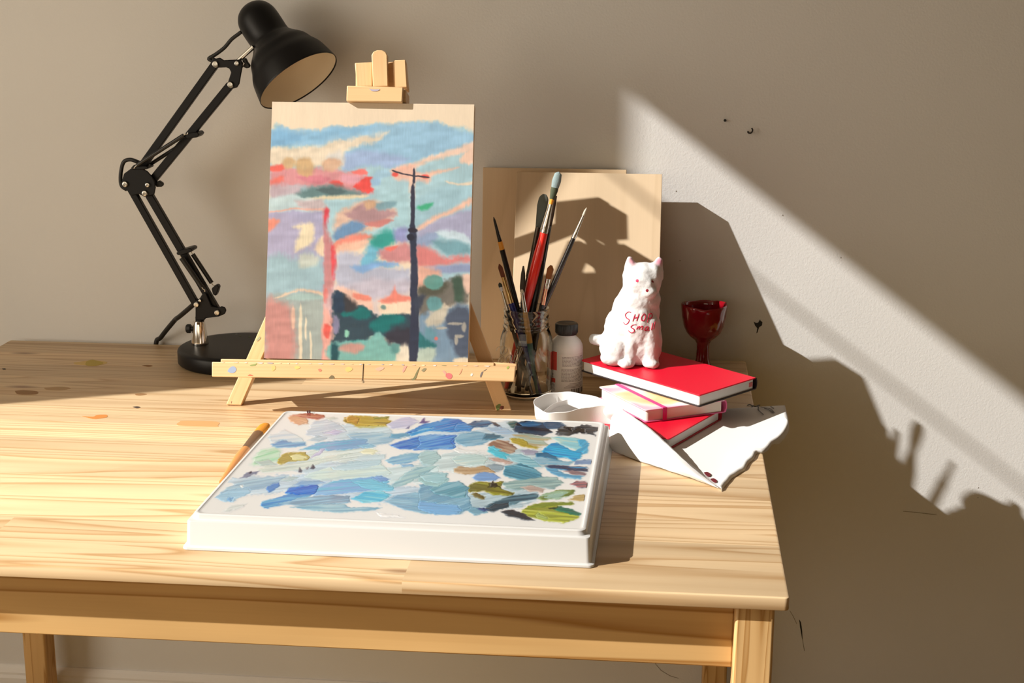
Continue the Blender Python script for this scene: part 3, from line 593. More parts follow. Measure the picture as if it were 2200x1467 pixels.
# middle clouds
A(S4((560, 60), (820, 10), (1090, -60), (1090, 250), (560, 320)), (176, 210, 214), 8, 5)
A(S4((590, 100), (700, 30), (840, 10), (1000, 85), (970, 150), (850, 190), (700, 260), (580, 290)), (234, 192, 166), 7, 5)
A(S4((640, 100), (740, 45), (830, 20), (870, 70), (1000, 95), (960, 140), (780, 165), (700, 150)), (178, 140, 142), 7, 5); A(S4((780, 20), (850, 15), (860, 50), (800, 80)), (208, 168, 132), 6, 4); A(S4((860, 30), (1000, 20), (960, 70), (880, 80)), (126, 162, 170), 7, 4); A(S4((760, 165), (900, 140), (980, 150), (880, 190)), (206, 130, 122), 6, 4)
A(S4((572, 225), (700, 150), (785, 180), (720, 240), (580, 290)), (108, 148, 186), 6, 4); A(S4((575, 300), (680, 250), (745, 245), (850, 258), (700, 330), (590, 365)), (242, 140, 118), 6, 5); A(S4((600, 320), (760, 290), (840, 280), (720, 360), (590, 385)), (240, 192, 164), 7, 5)
A(S4((740, 490), (790, 330), (880, 270), (930, 330), (860, 420), (1000, 460), (900, 470)), (112, 182, 206), 8, 6); A(S4(*blob_poly(905, 275, 100, 62, 12, -.3)), (52, 156, 142), 9, 6); A(S4((980, 215), (1090, 200), (1090, 300), (1000, 300)), (150, 152, 196), 8, 4)
A(S4((880, 350), (1000, 320), (1100, 320), (1100, 440), (940, 430), (880, 390)), (206, 136, 136), 8, 5); A(S4((920, 340), (1010, 320), (960, 360)), (238, 120, 104), 5, 4)
A(S4((580, 400), (700, 385), (765, 400), (740, 480), (850, 470), (1080, 490), (1095, 620), (960, 640), (850, 690), (600, 640)), (188, 190, 206), 8, 6); A(S4((680, 470), (820, 440), (960, 430), (1010, 455), (860, 470), (770, 510)), (138, 178, 222), 6, 4)
# right of the pole
A(S4((1130, 0), (1515, -80), (1515, 520), (1130, 520)), (166, 200, 208), 8, 4); A(S3((1320, 1340), (1440, 1310), (1400, 1370), (1320, 1370)), (70, 180, 130), 5, 4)
A(S4((1130, 200), (1300, 130), (1510, 50), (1510, 310), (1300, 230), (1130, 290)), (178, 174, 198), 8, 5); A(S4((1130, 260), (1260, 230), (1260, 300), (1130, 340)), (152, 168, 196), 8, 5)
A(S4(*line_poly([(1140, 200), (1300, 110), (1510, 5)], 26, 30)), (248, 196, 168), 5, 3)
A(S4((1255, 230), (1400, 220), (1505, 270), (1500, 340), (1440, 300), (1350, 270)), (206, 224, 228), 5, 4); A(S4((1230, 290), (1360, 285), (1490, 310), (1495, 375), (1340, 370)), (120, 164, 172), 7, 5)
A(S4((1130, 320), (1220, 340), (1330, 385), (1500, 395), (1500, 430), (1300, 440), (1130, 480)), (226, 130, 124), 8, 5); A(S4((1180, 460), (1500, 440), (1500, 495), (1250, 500)), (150, 160, 190), 8, 5); A(S4((1130, 470), (1230, 460), (1300, 510), (1140, 620)), (232, 174, 150), 8, 5)
# town and trees below
A(S4((560, 600), (1095, 560), (1095, 830), (560, 830)), (206, 190, 196), 9, 5, .6); A(S4((600, 600), (740, 640), (820, 690), (840, 760), (700, 760), (590, 680)), (244, 196, 172), 6, 5); A(S4((700, 650), (800, 660), (820, 700), (720, 690)), (240, 140, 118), 5, 5)
A(S4((890, 690), (1090, 670), (1090, 810), (900, 810)), (246, 218, 186), 4, 3); A(S4((895, 685), (950, 645), (972, 590), (1000, 640), (1085, 660), (1085, 690), (900, 705)), (242, 136, 116), 5, 4); A(S4(*blob_poly(905, 740, 18, 16)), (120, 150, 140), 4, 2)
A(S4((560, 690), (600, 650), (650, 665), (700, 730), (800, 760), (870, 800), (960, 800), (1095, 800), (1095, 1000), (900, 950), (800, 960), (760, 1000), (555, 1010)), (44, 66, 78), 5, 6)
for q in ((750, 790, 70, 40), (950, 830, 100, 40), (880, 870, 80, 50), (650, 790, 40, 22), (720, 990, 60, 24)): A(S4(*blob_poly(*q)), (26, 116, 112), 6, 6)
A(S4((640, 660), (720, 720), (700, 770), (620, 760)), (64, 60, 62), 9, 6); A(S4((560, 660), (620, 650), (640, 760), (570, 780)), (44, 62, 82), 7, 5)
A(S4((545, 990), (800, 960), (880, 915), (930, 980), (990, 1120), (545, 1120)), (124, 184, 174), 5, 5); A(S4((930, 920), (1075, 880), (1080, 1000), (1000, 990), (945, 1010)), (58, 54, 64), 6, 5); A(S4((1010, 1000), (1080, 990), (1085, 1120), (985, 1120)), (232, 220, 196), 6, 4)
A(S4((590, 1030), (680, 990), (770, 1010), (700, 1065)), (212, 156, 142), 6, 5); A(S4((550, 1000), (600, 1010), (590, 1120), (550, 1120)), (30, 76, 84), 4, 3); A(S4((560, 800), (600, 830), (590, 920), (556, 920)), (160, 150, 180), 6, 5, .8); A(S4((640, 900), (668, 905), (660, 945), (635, 945)), (150, 210, 180), 4, 3); A(S4((950, 1000), (1010, 990), (1000, 1060), (960, 1060)), (96, 150, 144), 6, 4)
A(S4((1135, 640), (1250, 590), (1390, 530), (1470, 560), (1490, 720), (1300, 720), (1180, 820), (1135, 800)), (112, 106, 96), 8, 7); A(S4((1380, 540), (1440, 550), (1450, 700), (1390, 690)), (66, 88, 72), 7, 6); A(S4((1150, 600), (1350, 560), (1300, 640), (1180, 650)), (84, 82, 68), 6, 7); A(S4((1440, 520), (1505, 520), (1500, 640), (1460, 620)), (240, 200, 176), 8, 4)
A(S4((1140, 800), (1300, 760), (1500, 720), (1495, 1110), (1140, 1110)), (122, 150, 172), 8, 5); A(S4((1330, 770), (1490, 740), (1495, 1060), (1400, 1050), (1350, 900)), (80, 88, 104), 8, 8); A(S4((1180, 840), (1300, 720), (1340, 780), (1290, 860)), (208, 196, 172), 6, 7)
for q in ((1390, 850, 50, 10), (1420, 930, 30, 12), (1400, 960, 14, 30), (1450, 870, 16, 30), (1300, 880, 40, 10)): A(S4(*blob_poly(*q)), (190, 180, 160), 4, 6, .8)
A(S4((1135, 900), (1190, 930), (1260, 990), (1230, 1015), (1140, 1010)), (46, 116, 116), 5, 5); A(S4((1190, 870), (1280, 900), (1260, 960), (1200, 950)), (110, 156, 166), 7, 5); A(S4(*blob_poly(1265, 950, 13, 12)), (222, 120, 110), 3, 2)
A(S4(*blob_poly(1247, 563, 70, 50)), (98, 152, 140), 3.5, 3); A(S4(*blob_poly(1250, 712, 52, 54)), (106, 160, 160), 3.5, 3)
A(S4((1390, 1085), (1490, 1080), (1495, 1120), (1390, 1120)), (240, 222, 190), 4, 3); A(S4((1140, 1020), (1260, 1015), (1240, 1110), (1140, 1115)), (190, 205, 186), 5, 4)
# the pole
A(S4(*line_poly([(1110, -80), (1108, 190)], 22, 26)), (58, 58, 74), 1.6, 1.5, 1, .1); A(S4(*line_poly([(1106, 180), (1112, 420), (1116, 700), (1104, 1110)], 34, 62)), (54, 58, 76), 2.2, 2, 1, .1)
A(S3(*line_poly([(1286, 1045), (1284, 1150)], 14, 18)), (58, 58, 72), 1.5, 1, 1, .1); A(S3(*line_poly([(1115, 1052), (1200, 1082), (1290, 1100), (1400, 1108)], 11, 13)), (66, 60, 70), 1.4, 1.5, 1, .1)
A(S4(*blob_poly(1108, 212, 30, 18)), (48, 44, 56), 2, 2, 1, .1); A(S4(*blob_poly(1094, 264, 22, 24)), (42, 42, 56), 2, 2, 1, .1); A(S4((1100, 690), (1150, 660), (1200, 650), (1160, 720), (1130, 800)), (60, 66, 80), 5, 4)
img *= (1+(grain_-.5)*.04)[..., None]
def to_lin(im): c_ = np.clip(im, 0, 255)/255.0; return np.where(c_ <= .04045, c_/12.92, ((c_+.055)/1.055)**2.4)
def paint_grid(name, P3, colors, material, parent, faces=None):
    """a fine sheet of points with a colour at each"""
    gh, gw = P3.shape[:2]; o0 = origin_of(parent); me = bpy.data.meshes.new(name)
    if faces is None:
        idx = np.arange(gh*gw).reshape(gh, gw); faces = np.stack([idx[:-1, :-1], idx[1:, :-1], idx[1:, 1:], idx[:-1, 1:]], -1).reshape(-1, 4)
    used, inv = np.unique(faces, return_inverse=True); faces = inv.reshape(-1, 4)
    co = (P3.reshape(-1, 3)-np.array(o0))[used]; cl = colors.reshape(-1, 3)[used]; nf = len(faces)
    me.vertices.add(len(co)); me.vertices.foreach_set('co', co.astype(np.float32).ravel())
    me.loops.add(nf*4); me.loops.foreach_set('vertex_index', faces.astype(np.int32).ravel())
    me.polygons.add(nf); me.polygons.foreach_set('loop_start', np.arange(0, nf*4, 4, dtype=np.int32)); me.polygons.foreach_set('loop_total', np.full(nf, 4, np.int32))
    me.update(calc_edges=True); me.validate()
    at_ = me.attributes.new('paint', 'FLOAT_COLOR', 'POINT'); at_.data.foreach_set('color', np.concatenate([cl, np.ones((len(cl), 1))], 1).astype(np.float32).ravel())
    me.shade_smooth(); me.materials.append(material); o = bpy.data.objects.new(name, me); COL.objects.link(o); o.parent = parent
    return o
PG = np.array([.665, .675, .71])                                # how much brighter than its pigment the lit sheet reads
gu = (uu-.5)*pw; gv = (.5-vv)*ph; wq = .0001+.00003*vnoise(sx/2.2, sy/12, 44)
P3 = np.array(PF.o)[None, None] + gu[..., None]*np.array(PX) + gv[..., None]*np.array(PV) + wq[..., None]*np.array(EN)
paint_grid('painted_face', P3, to_lin(img)*PG, attr_mat('oil paint', .5, .3), painting)
# ------------------------------------------------------------------ blank panels leaning on the wall
M_ply = wood('sanded ply', (.70, .54, .36), (.56, .41, .25), ring=16, stretch=.10, contrast=.5, rough=.5, fibre=.14, tone=.05)
def panel(name, x0, w, ztop, ybot, ytop, dep, label, yaw=0.0):
    ln = math.atan2(ytop-ybot, ztop-ZT); h = (ztop-ZT)/math.cos(ln); ex = Vector((math.cos(yaw), math.sin(yaw), 0)); ey = Vector((-math.sin(yaw), math.cos(yaw), 0))
    ev = ey*math.sin(ln)+Z*math.cos(ln); en = Z*math.sin(ln)-ey*math.cos(ln); o = Vector((x0, ybot, ZT+.0003))
    t_ = thing(name, o, label, 'wood panel', 'blank wood panels leaning on the wall')
    MB().obb(o-en*dep, ex, ev, en, w, h, dep).build('panel_board', M_ply, t_, bevel=.0006)
    return t_
panel('wood_panel', .1845, .222, 1.027, -.034, .001, .015, 'blank plywood panel furthest back, half hidden behind the other blank panel')
panel('wood_panel', .240, .2215, 1.0248, -.125, -.026, .023, 'blank plywood panel in front, leaning right behind the white cat')

# ------------------------------------------------------------------ upturned lid used as a palette
M_lid = mat('white plastic', (.55, .547, .535), .32, spec=.5, bump=(60, .03, .001))
LA = Vector((-.0302, -.8679, ZT)); lang = -.0094; LEX = Vector((math.cos(lang), math.sin(lang), 0)); LEY = Vector((-math.sin(lang), math.cos(lang), 0)); LW, LD, LH = .4316, .4022, .0376
palette = thing('palette', LA+LEX*LW/2+LEY*LD/2, 'upturned white plastic lid used as a palette, its top covered in blue paint', 'palette')
lid = MB()
prof = [(.006, .0002), (-.003, .0002), (-.0034, .0010), (-.0030, .0030), (-.0004, .0042), (.0002, .0052), (.0016, .0302), (.0022, .0312), (.0052, .0318), (.0058, .0326), (.0068, LH-.0008), (.0080, LH), (.0100, LH), (.0108, LH-.0006), (.0135, LH-.0007)]
rs = []
for ins, z in prof:
    r_ = max(.0055-ins*.35, .003) if ins < .004 else .009; rs.append([LA + LEX*x + LEY*y + Z*z for x, y in round_rect(ins, ins, LW-ins, LD-ins, r_, 6)])
lid.rings(rs, False, True); lid.build('lid', M_lid, palette, 32)
# marks on the lid's front wall
for x, y, r in ((510, 1146, .0016), (540, 1173, .0012), (533, 1172, .0010), (660, 1146, .0008), (800, 1162, .0012)):
    d_ = at(x, y, y=LA.y+.001+0*LEX.y); MB().lathe([(0, r), (.0004, r*.7)], d_, -Y, 9).build('grime_fleck', mat('grime', (.42, .40, .36), .6), palette)
def L1(*p): return [(380+x/3.548, 860+y/3.548) for x, y in p]
def L2(*p): return [(900+x/3.965, 860+y/3.965) for x, y in p]
ZP = ZT+LH-.0007
GX, GY = 620, 400
lx, ly = np.meshgrid(np.linspace(.0145, LW-.0145, GX), np.linspace(LD-.0145, .0145, GY))
wx_ = LA.x + LEX.x*lx + LEY.x*ly; wy_ = LA.y + LEX.y*lx + LEY.y*ly
# photo coordinates of every point of the sheet, so that outlines drawn over the photo land where they belong
dv = np.stack([wx_-CAM.x, wy_-CAM.y, np.full_like(wx_, ZP-CAM.z)], -1); zz = dv@np.array(FW)
qx = W/2+CF*(dv@np.array(RT))/zz; qy = H/2-CF*(dv@np.array(UP))/zz
pimg = np.ones((GY, GX, 3))*np.array([246, 246, 248]); palpha = np.zeros((GY, GX)); phgt = np.zeros((GY, GX))
def dabp(poly, col, ang=25, soft=1.5, wob=2.2, op=1.0, h=1.0, streak=.10, alt=None):
    """a dab of paint: outline in photo pixels, colour, direction of the palette-knife stroke in degrees"""
    global pimg, palpha, phgt
    wx = (vnoise(qx/5, qy/2.5, 61)-.5)*2*wob + (vnoise(qx/16, qy/8, 62)-.5)*2*wob*1.3; wy = ((vnoise(qx/5, qy/2.5, 63)-.5)*2*wob + (vnoise(qx/16, qy/8, 64)-.5)*2*wob)*.45
    xs = [p[0] for p in poly]; ys = [p[1] for p in poly]; mg = 14
    k_ = (qx > min(xs)-mg) & (qx < max(xs)+mg) & (qy > min(ys)-mg) & (qy < max(ys)+mg)
    if not k_.any(): return
    X_, Y_ = qx[k_], qy[k_]
    d = sdf(X_+wx[k_], Y_+wy[k_], poly); a = np.clip(.5-d/(2*soft), 0, 1)*op
    c_, s_ = math.cos(math.radians(ang)), math.sin(math.radians(ang)); al = X_*c_ - Y_*2.2*s_; ac = X_*s_ + Y_*2.2*c_
    st = vnoise(ac/3.2, al/60, 71)*.55 + vnoise(ac/1.5, al/34, 72)*.45
    col = np.array(col, float); cc = col[None]*(1+(st-.5)[:, None]*2*streak)
    if alt is not None:
        m_ = np.clip((vnoise(ac/6, al/50, 73)-.5)*4+.3, 0, 1)[:, None]; cc = cc*(1-m_) + np.array(alt, float)[None]*m_*(1+(st-.5)[:, None]*streak)
    wash = np.clip((st-.62)*2.5, 0, 1)[:, None]*.35; cc = cc*(1-wash)+240*wash*np.clip(col.mean()/150, 0, 1)+cc*wash*(1-np.clip(col.mean()/150, 0, 1))
    pimg[k_] = pimg[k_]*(1-a[:, None]) + cc*a[:, None]; palpha[k_] = np.maximum(palpha[k_], a)
    edge = np.clip(-d/3.0, 0, 1); ridge = np.exp(-((d+1.6)/1.4)**2)
    phgt[k_] = np.where(a > .3, ((.00018*edge + .00006*ridge + (st-.4)*.00034)*h + phgt[k_]*.4)*np.clip(a*1.6-.5, 0, 1) + .00002, phgt[k_])
B = dabp
# pale washes first
for q_, c_, a_ in (((600, 480), (214, 224, 232), 15), ((760, 930), (206, 220, 232), 15), ((700, 1000), (196, 214, 230), 18), ((820, 1060), (188, 208, 228), 14), ((1000, 990), (206, 222, 226), 14), ((950, 940), (200, 216, 232), 12), ((1130, 985), (190, 208, 216), 6), ((640, 1040), (192, 212, 234), 16), ((880, 1020), (204, 224, 230), 20), ((1080, 1070), (180, 202, 216), 20), ((1090, 930), (196, 212, 226), 6), ((740, 970), (214, 226, 224), 18), ((560, 1040), (196, 214, 232), 16)):
    dabp([(q_[0]+85*math.cos(t)*random.uniform(.7, 1.1), q_[1]+24*math.sin(t)*random.uniform(.7, 1.1)) for t in (2*math.pi*i/11 for i in range(11))], c_, a_, soft=2.5, wob=6, alt=tuple(min(255, v+18) for v in c_), h=.7)
B(L1((340, 850), (420, 800), (520, 790), (520, 810), (400, 850)), (226, 232, 232), 20); B(L1((690, 270), (820, 220), (960, 290), (980, 320), (860, 330), (720, 320)), (228, 236, 240), 10, alt=(206, 222, 236)); B(L1((980, 230), (1050, 160), (1150, 140), (1250, 180), (1300, 240), (1200, 270), (1060, 290), (990, 260)), (220, 228, 240), 20, alt=(200, 210, 228)); B(L1((1120, 250), (1200, 225), (1280, 240), (1200, 265)), (206, 200, 232), 15)
B(L1((1000, 300), (1080, 270), (1160, 290), (1080, 320)), (190, 206, 222), 20); B(L1((560, 490), (640, 380), (760, 360), (800, 390), (760, 470), (700, 490), (580, 500)), (176, 226, 190), 30, soft=4, alt=(206, 236, 214)); B(L1((590, 470), (700, 450), (760, 490), (640, 500)), (190, 208, 206), 10)
B(L1((610, 530), (680, 500), (800, 490), (960, 470), (1090, 440), (1300, 400), (1340, 410), (1150, 470), (950, 530), (800, 545), (650, 550)), (208, 222, 216), 18, alt=(228, 236, 228)); B(L1((1000, 560), (1200, 500), (1560, 480), (1640, 560), (1500, 600), (1300, 600), (1100, 610), (980, 590)), (206, 228, 230), 10, alt=(220, 238, 232)); B(L1((1180, 510), (1340, 470), (1560, 450), (1540, 500), (1350, 530), (1200, 535)), (190, 216, 230), 14)
B(L1((1330, 450), (1420, 420), (1600, 410), (1580, 450), (1420, 470)), (206, 224, 234), 8); B(L1((1290, 260), (1350, 240), (1560, 245), (1760, 255), (1620, 320), (1520, 350), (1420, 320), (1320, 290)), (160, 192, 220), 12, alt=(190, 212, 228)); B(L1((1130, 130), (1200, 125), (1230, 140), (1150, 160)), (222, 230, 228), 10); B(L1((1390, 400), (1440, 370), (1540, 380), (1500, 415)), (244, 238, 206), 10)
# upper left
B(L1((850, 130), (930, 105), (1000, 140), (1000, 180), (930, 188), (860, 160)), (226, 164, 130), -30, h=1.6); B(L1((860, 115), (1000, 98), (1120, 110), (1130, 130), (1060, 150), (990, 135)), (206, 124, 100), -10, h=1.8, alt=(180, 80, 66)); B(L1((1265, 155), (1320, 115), (1450, 120), (1600, 130), (1640, 160), (1580, 200), (1400, 205), (1300, 180)), (206, 160, 44), -8, h=2.2, alt=(160, 120, 26)); B(L1((1290, 130), (1330, 112), (1400, 140), (1380, 180), (1290, 165)), (196, 134, 34), 20, h=2.2); B(L1((1500, 130), (1620, 122), (1600, 140), (1500, 145)), (140, 130, 40), 5, h=1.5); B(L1((1360, 200), (1560, 195), (1600, 205), (1400, 215)), (204, 196, 130), 0)
B(L1((1590, 190), (1650, 150), (1770, 125), (1850, 160), (1760, 210), (1640, 215)), (206, 204, 236), 10, alt=(224, 222, 242)); B(L1((1848, 172), (1862, 160), (1885, 130), (1895, 160), (1930, 158), (1900, 178)), (96, 70, 140), 10, wob=1.0); B(L1((1745, 215), (1775, 200), (1765, 215)), (60, 50, 110), 20, wob=.6)
B(L1((720, 330), (800, 300), (880, 320), (990, 315), (980, 345), (860, 360), (760, 365), (720, 350)), (104, 156, 208), 12, alt=(140, 190, 228)); B(L1((930, 375), (1050, 330), (1200, 310), (1360, 290), (1460, 300), (1440, 320), (1520, 350), (1380, 370), (1180, 385), (1000, 375)), (140, 176, 222), 14, alt=(120, 184, 222)); B(L1((1020, 440), (1100, 370), (1140, 370), (1080, 420)), (204, 196, 232), 25); B(L1((1390, 350), (1470, 330), (1530, 355), (1440, 370)), (150, 196, 228), 10)
B(L1((755, 480), (770, 440), (850, 395), (980, 392), (1020, 435), (980, 460), (860, 470), (790, 490)), (186, 156, 60), 20, h=2); B(L1((850, 420), (920, 405), (1000, 430), (960, 460), (880, 455)), (232, 220, 164), -20, h=1.4); B(L1((465, 595), (540, 550), (630, 540), (600, 565), (520, 590)), (140, 144, 172), 18, h=1.4); B(L1((550, 552), (566, 540), (572, 552), (558, 560)), (40, 30, 60), 10, wob=.5, h=2.5)
B(L1((928, 548), (940, 512), (955, 535), (950, 550)), (70, 70, 90), 60, wob=.8); B(L1((985, 515), (1005, 505), (1005, 525), (990, 530)), (140, 140, 150), 40, wob=.8); B(L1((1015, 520), (1035, 490), (1055, 512), (1040, 525)), (50, 50, 70), 50, wob=.8)
# blues, upper middle
B(L1((1620, 285), (1640, 255), (1760, 245), (1770, 270), (1700, 290)), (106, 166, 206), 8); B(L1((1750, 245), (1860, 190), (1960, 165), (2040, 135), (2140, 140), (2200, 170), (2260, 190), (2240, 235), (2080, 240), (1960, 235), (1880, 235), (1780, 265)), (56, 140, 216), 24, h=1.4, alt=(40, 112, 200)); B(L1((1760, 255), (1880, 215), (1960, 205), (1900, 240), (1780, 270)), (60, 152, 222), 24, alt=(130, 190, 232)); B(L2((300, 240), (330, 200), (440, 195), (480, 220), (440, 250), (330, 262)), (64, 140, 214), 8)
B(L1((1615, 335), (1700, 310), (1800, 280), (1950, 262), (2130, 268), (2110, 340), (2130, 365), (1980, 375), (1800, 380), (1700, 375)), (84, 140, 216), 26, h=1.5, alt=(36, 104, 206)); B(L2((0, 310), (200, 295), (320, 305), (280, 350), (290, 420), (160, 410), (60, 420), (0, 410)), (52, 120, 212), 24, h=1.4, alt=(110, 164, 226))
B(L2((420, 205), (480, 175), (600, 168), (640, 190), (590, 225), (450, 235)), (66, 116, 160), 15, h=1.4, alt=(40, 84, 130)); B(L2((625, 180), (660, 190), (710, 235), (690, 250), (640, 215)), (52, 56, 74), -35, h=2, wob=1.5); B(L2((560, 230), (700, 225), (840, 280), (700, 290), (600, 260)), (170, 196, 226), 6)
B(L2((300, 330), (340, 290), (470, 260), (560, 280), (680, 300), (620, 340), (520, 380), (400, 395), (320, 360)), (150, 192, 220), 14, alt=(120, 170, 204)); B(L2((560, 290), (640, 280), (720, 315), (640, 335), (540, 340)), (58, 116, 146), 6, h=1.3)
B(L2((740, 195), (800, 175), (870, 195), (860, 250), (780, 230)), (60, 100, 104), 20); B(L2((800, 250), (830, 190), (920, 170), (1060, 190), (1180, 180), (1200, 210), (1100, 230), (1130, 275), (1060, 300), (900, 285), (820, 270)), (40, 66, 94), -14, h=1.8, alt=(24, 34, 50)); B(L2((850, 195), (960, 178), (1060, 205), (960, 225), (880, 225)), (46, 100, 150), 0, h=1.4); B(L2((1050, 200), (1100, 165), (1190, 180), (1240, 215), (1200, 245), (1100, 245)), (60, 92, 128), -10, h=1.4)
B(L2((1160, 270), (1240, 220), (1330, 235), (1400, 205), (1450, 215), (1550, 250), (1500, 275), (1520, 300), (1400, 275), (1280, 300), (1170, 290)), (72, 80, 90), -6, h=2.2, wob=4, alt=(34, 38, 46)); B(L2((1250, 235), (1290, 225), (1320, 255), (1370, 240), (1440, 250), (1420, 280), (1300, 270)), (14, 14, 20), 10, h=3, wob=4)
# middle right
B(L2((800, 290), (930, 285), (1000, 300), (1140, 320), (1130, 335), (1060, 345), (1100, 385), (960, 395), (860, 340)), (176, 192, 178), -10, alt=(196, 176, 140)); B(L2((770, 325), (830, 320), (920, 350), (960, 390), (1040, 400), (1000, 415), (860, 390), (790, 360)), (190, 160, 64), -24, h=1.6); B(L2((590, 380), (660, 335), (760, 345), (830, 410), (800, 455), (700, 445), (620, 410)), (188, 160, 140), -34, h=1.6, alt=(150, 110, 96))
B(L2((590, 400), (640, 395), (680, 430), (780, 465), (740, 500), (650, 475), (590, 440)), (80, 196, 226), -18); B(L2((860, 430), (920, 415), (1020, 430), (1000, 465), (900, 465)), (168, 166, 190), -5); B(L2((1120, 320), (1200, 305), (1340, 320), (1440, 350), (1400, 400), (1340, 420), (1200, 370)), (196, 226, 220), -14, alt=(150, 210, 228)); B(L2((1340, 340), (1420, 335), (1455, 380), (1430, 450), (1360, 475), (1300, 450), (1380, 400)), (70, 170, 220), 60, h=1.3)
B(L2((1040, 430), (1100, 380), (1170, 362), (1250, 395), (1300, 420), (1400, 440), (1390, 490), (1330, 520), (1240, 490), (1150, 480), (1060, 460)), (34, 168, 226), -16, h=1.8, alt=(30, 140, 210)); B(L2((1000, 450), (1080, 440), (1180, 480), (1180, 510), (1080, 500), (1010, 490)), (40, 108, 150), -6, h=1.4); B(L2((960, 510), (1010, 480), (1180, 510), (1330, 525), (1280, 550), (1100, 545), (1000, 540)), (150, 190, 216), -4, alt=(96, 160, 196)); B(L2((1320, 520), (1420, 505), (1500, 510), (1470, 545), (1340, 545)), (120, 146, 190), 8)
B(L2((1060, 560), (1160, 550), (1300, 560), (1440, 570), (1410, 600), (1250, 600), (1150, 590)), (60, 140, 196), -4, alt=(40, 60, 100)); B(L2((1190, 570), (1250, 565), (1310, 590), (1450, 580), (1440, 610), (1280, 605)), (56, 62, 92), -5, h=1.6); B(L2((1070, 570), (1150, 580), (1240, 630), (1420, 645), (1380, 670), (1240, 665), (1120, 620)), (90, 160, 206), -16); B(L2((1220, 605), (1300, 598), (1440, 625), (1420, 640), (1300, 630)), (140, 112, 120), -8, h=1.6)
B(L2((1290, 715), (1340, 685), (1420, 690), (1465, 715), (1450, 748), (1360, 745)), (176, 112, 118), 5, h=2.4, alt=(110, 90, 106)); B(L2((1275, 850), (1330, 815), (1400, 800), (1448, 840), (1420, 860), (1320, 858)), (200, 166, 110), 5, h=1.4)
B(L2((720, 470), (850, 460), (960, 490), (1040, 570), (940, 570), (800, 520)), (160, 206, 222), -10, alt=(130, 186, 206)); B(L2((590, 490), (680, 490), (800, 530), (760, 550), (640, 520)), (196, 164, 156), -10, h=1.3); B(L2((560, 560), (640, 540), (740, 560), (700, 600), (620, 620)), (150, 170, 186), 0); B(L2((300, 590), (340, 565), (480, 575), (560, 555), (640, 600), (660, 615), (500, 625), (380, 635), (310, 612)), (204, 168, 132), 4, h=1.5, alt=(190, 150, 110)); B(L2((445, 660), (520, 615), (630, 615), (695, 660), (640, 692), (520, 688)), (126, 164, 224), 5, h=1.3)
B(L2((280, 500), (360, 460), (480, 455), (600, 490), (560, 550), (440, 560), (330, 545)), (196, 222, 224), 12, alt=(220, 234, 228)); B(L2((0, 450), (60, 425), (150, 430), (180, 480), (120, 550), (40, 560), (0, 540)), (170, 206, 222), 25)
B(L2((710, 620), (740, 560), (860, 535), (960, 570), (1040, 620), (1070, 680), (960, 700), (840, 680), (740, 650)), (74, 140, 170), -26, h=1.6, alt=(110, 170, 196)); B(L2((700, 700), (860, 680), (1060, 650), (1180, 655), (1240, 705), (1150, 760), (1000, 740), (840, 770), (740, 750)), (160, 190, 190), 10, alt=(130, 164, 170)); B(L2((860, 740), (960, 725), (1080, 760), (1060, 785), (940, 775)), (190, 168, 160), -8)
# lower right greens
B(L2((385, 770), (430, 720), (500, 690), (620, 705), (720, 690), (690, 750), (740, 770), (810, 795), (790, 815), (640, 810), (540, 770), (440, 785)), (116, 106, 26), -14, h=2.6, alt=(150, 140, 40)); B(L2((590, 745), (620, 690), (660, 720), (690, 740), (640, 750)), (40, 32, 14), 20, h=3); B(L2((455, 800), (480, 785), (560, 825), (550, 845), (490, 830)), (110, 92, 30), -30, h=2.4)
B(L2((1000, 840), (1080, 790), (1200, 762), (1330, 765), (1320, 800), (1200, 840), (1060, 855)), (112, 128, 50), 14, h=1.8, alt=(160, 190, 160)); B(L2((1060, 830), (1140, 800), (1250, 790), (1200, 830), (1100, 845)), (160, 194, 180), 14)
B(L2((570, 900), (680, 850), (800, 810), (960, 795), (1020, 800), (1000, 840), (860, 870), (700, 920), (620, 940)), (50, 84, 104), 16, h=1.8, alt=(90, 130, 150)); B(L2((570, 920), (640, 880), (760, 870), (760, 910), (640, 950), (590, 945)), (36, 60, 78), 18, h=1.6); B(L2((860, 950), (930, 900), (1060, 870), (1300, 870), (1310, 890), (1180, 900), (1340, 960), (1370, 1000), (1240, 1045), (1060, 1025), (920, 985)), (190, 188, 66), -8, h=1.6, alt=(150, 150, 50)); B(L2((900, 920), (1000, 885), (1160, 865), (1300, 865), (1290, 890), (1150, 895), (1000, 920)), (130, 140, 44), 12, h=1.6)
B(L2((1120, 920), (1200, 905), (1300, 930), (1390, 970), (1340, 985), (1200, 945)), (32, 110, 92), -14, h=1.8); B(L2((990, 980), (1020, 955), (1110, 1000), (1090, 1020), (1020, 1010)), (168, 180, 100), -30); B(L2((700, 950), (760, 930), (880, 960), (990, 1020), (900, 1020), (760, 990)), (38, 44, 56), -18, h=2.2); B(L2((1110, 915), (1180, 910), (1170, 928), (1120, 930)), (50, 54, 20), 5, h=2)
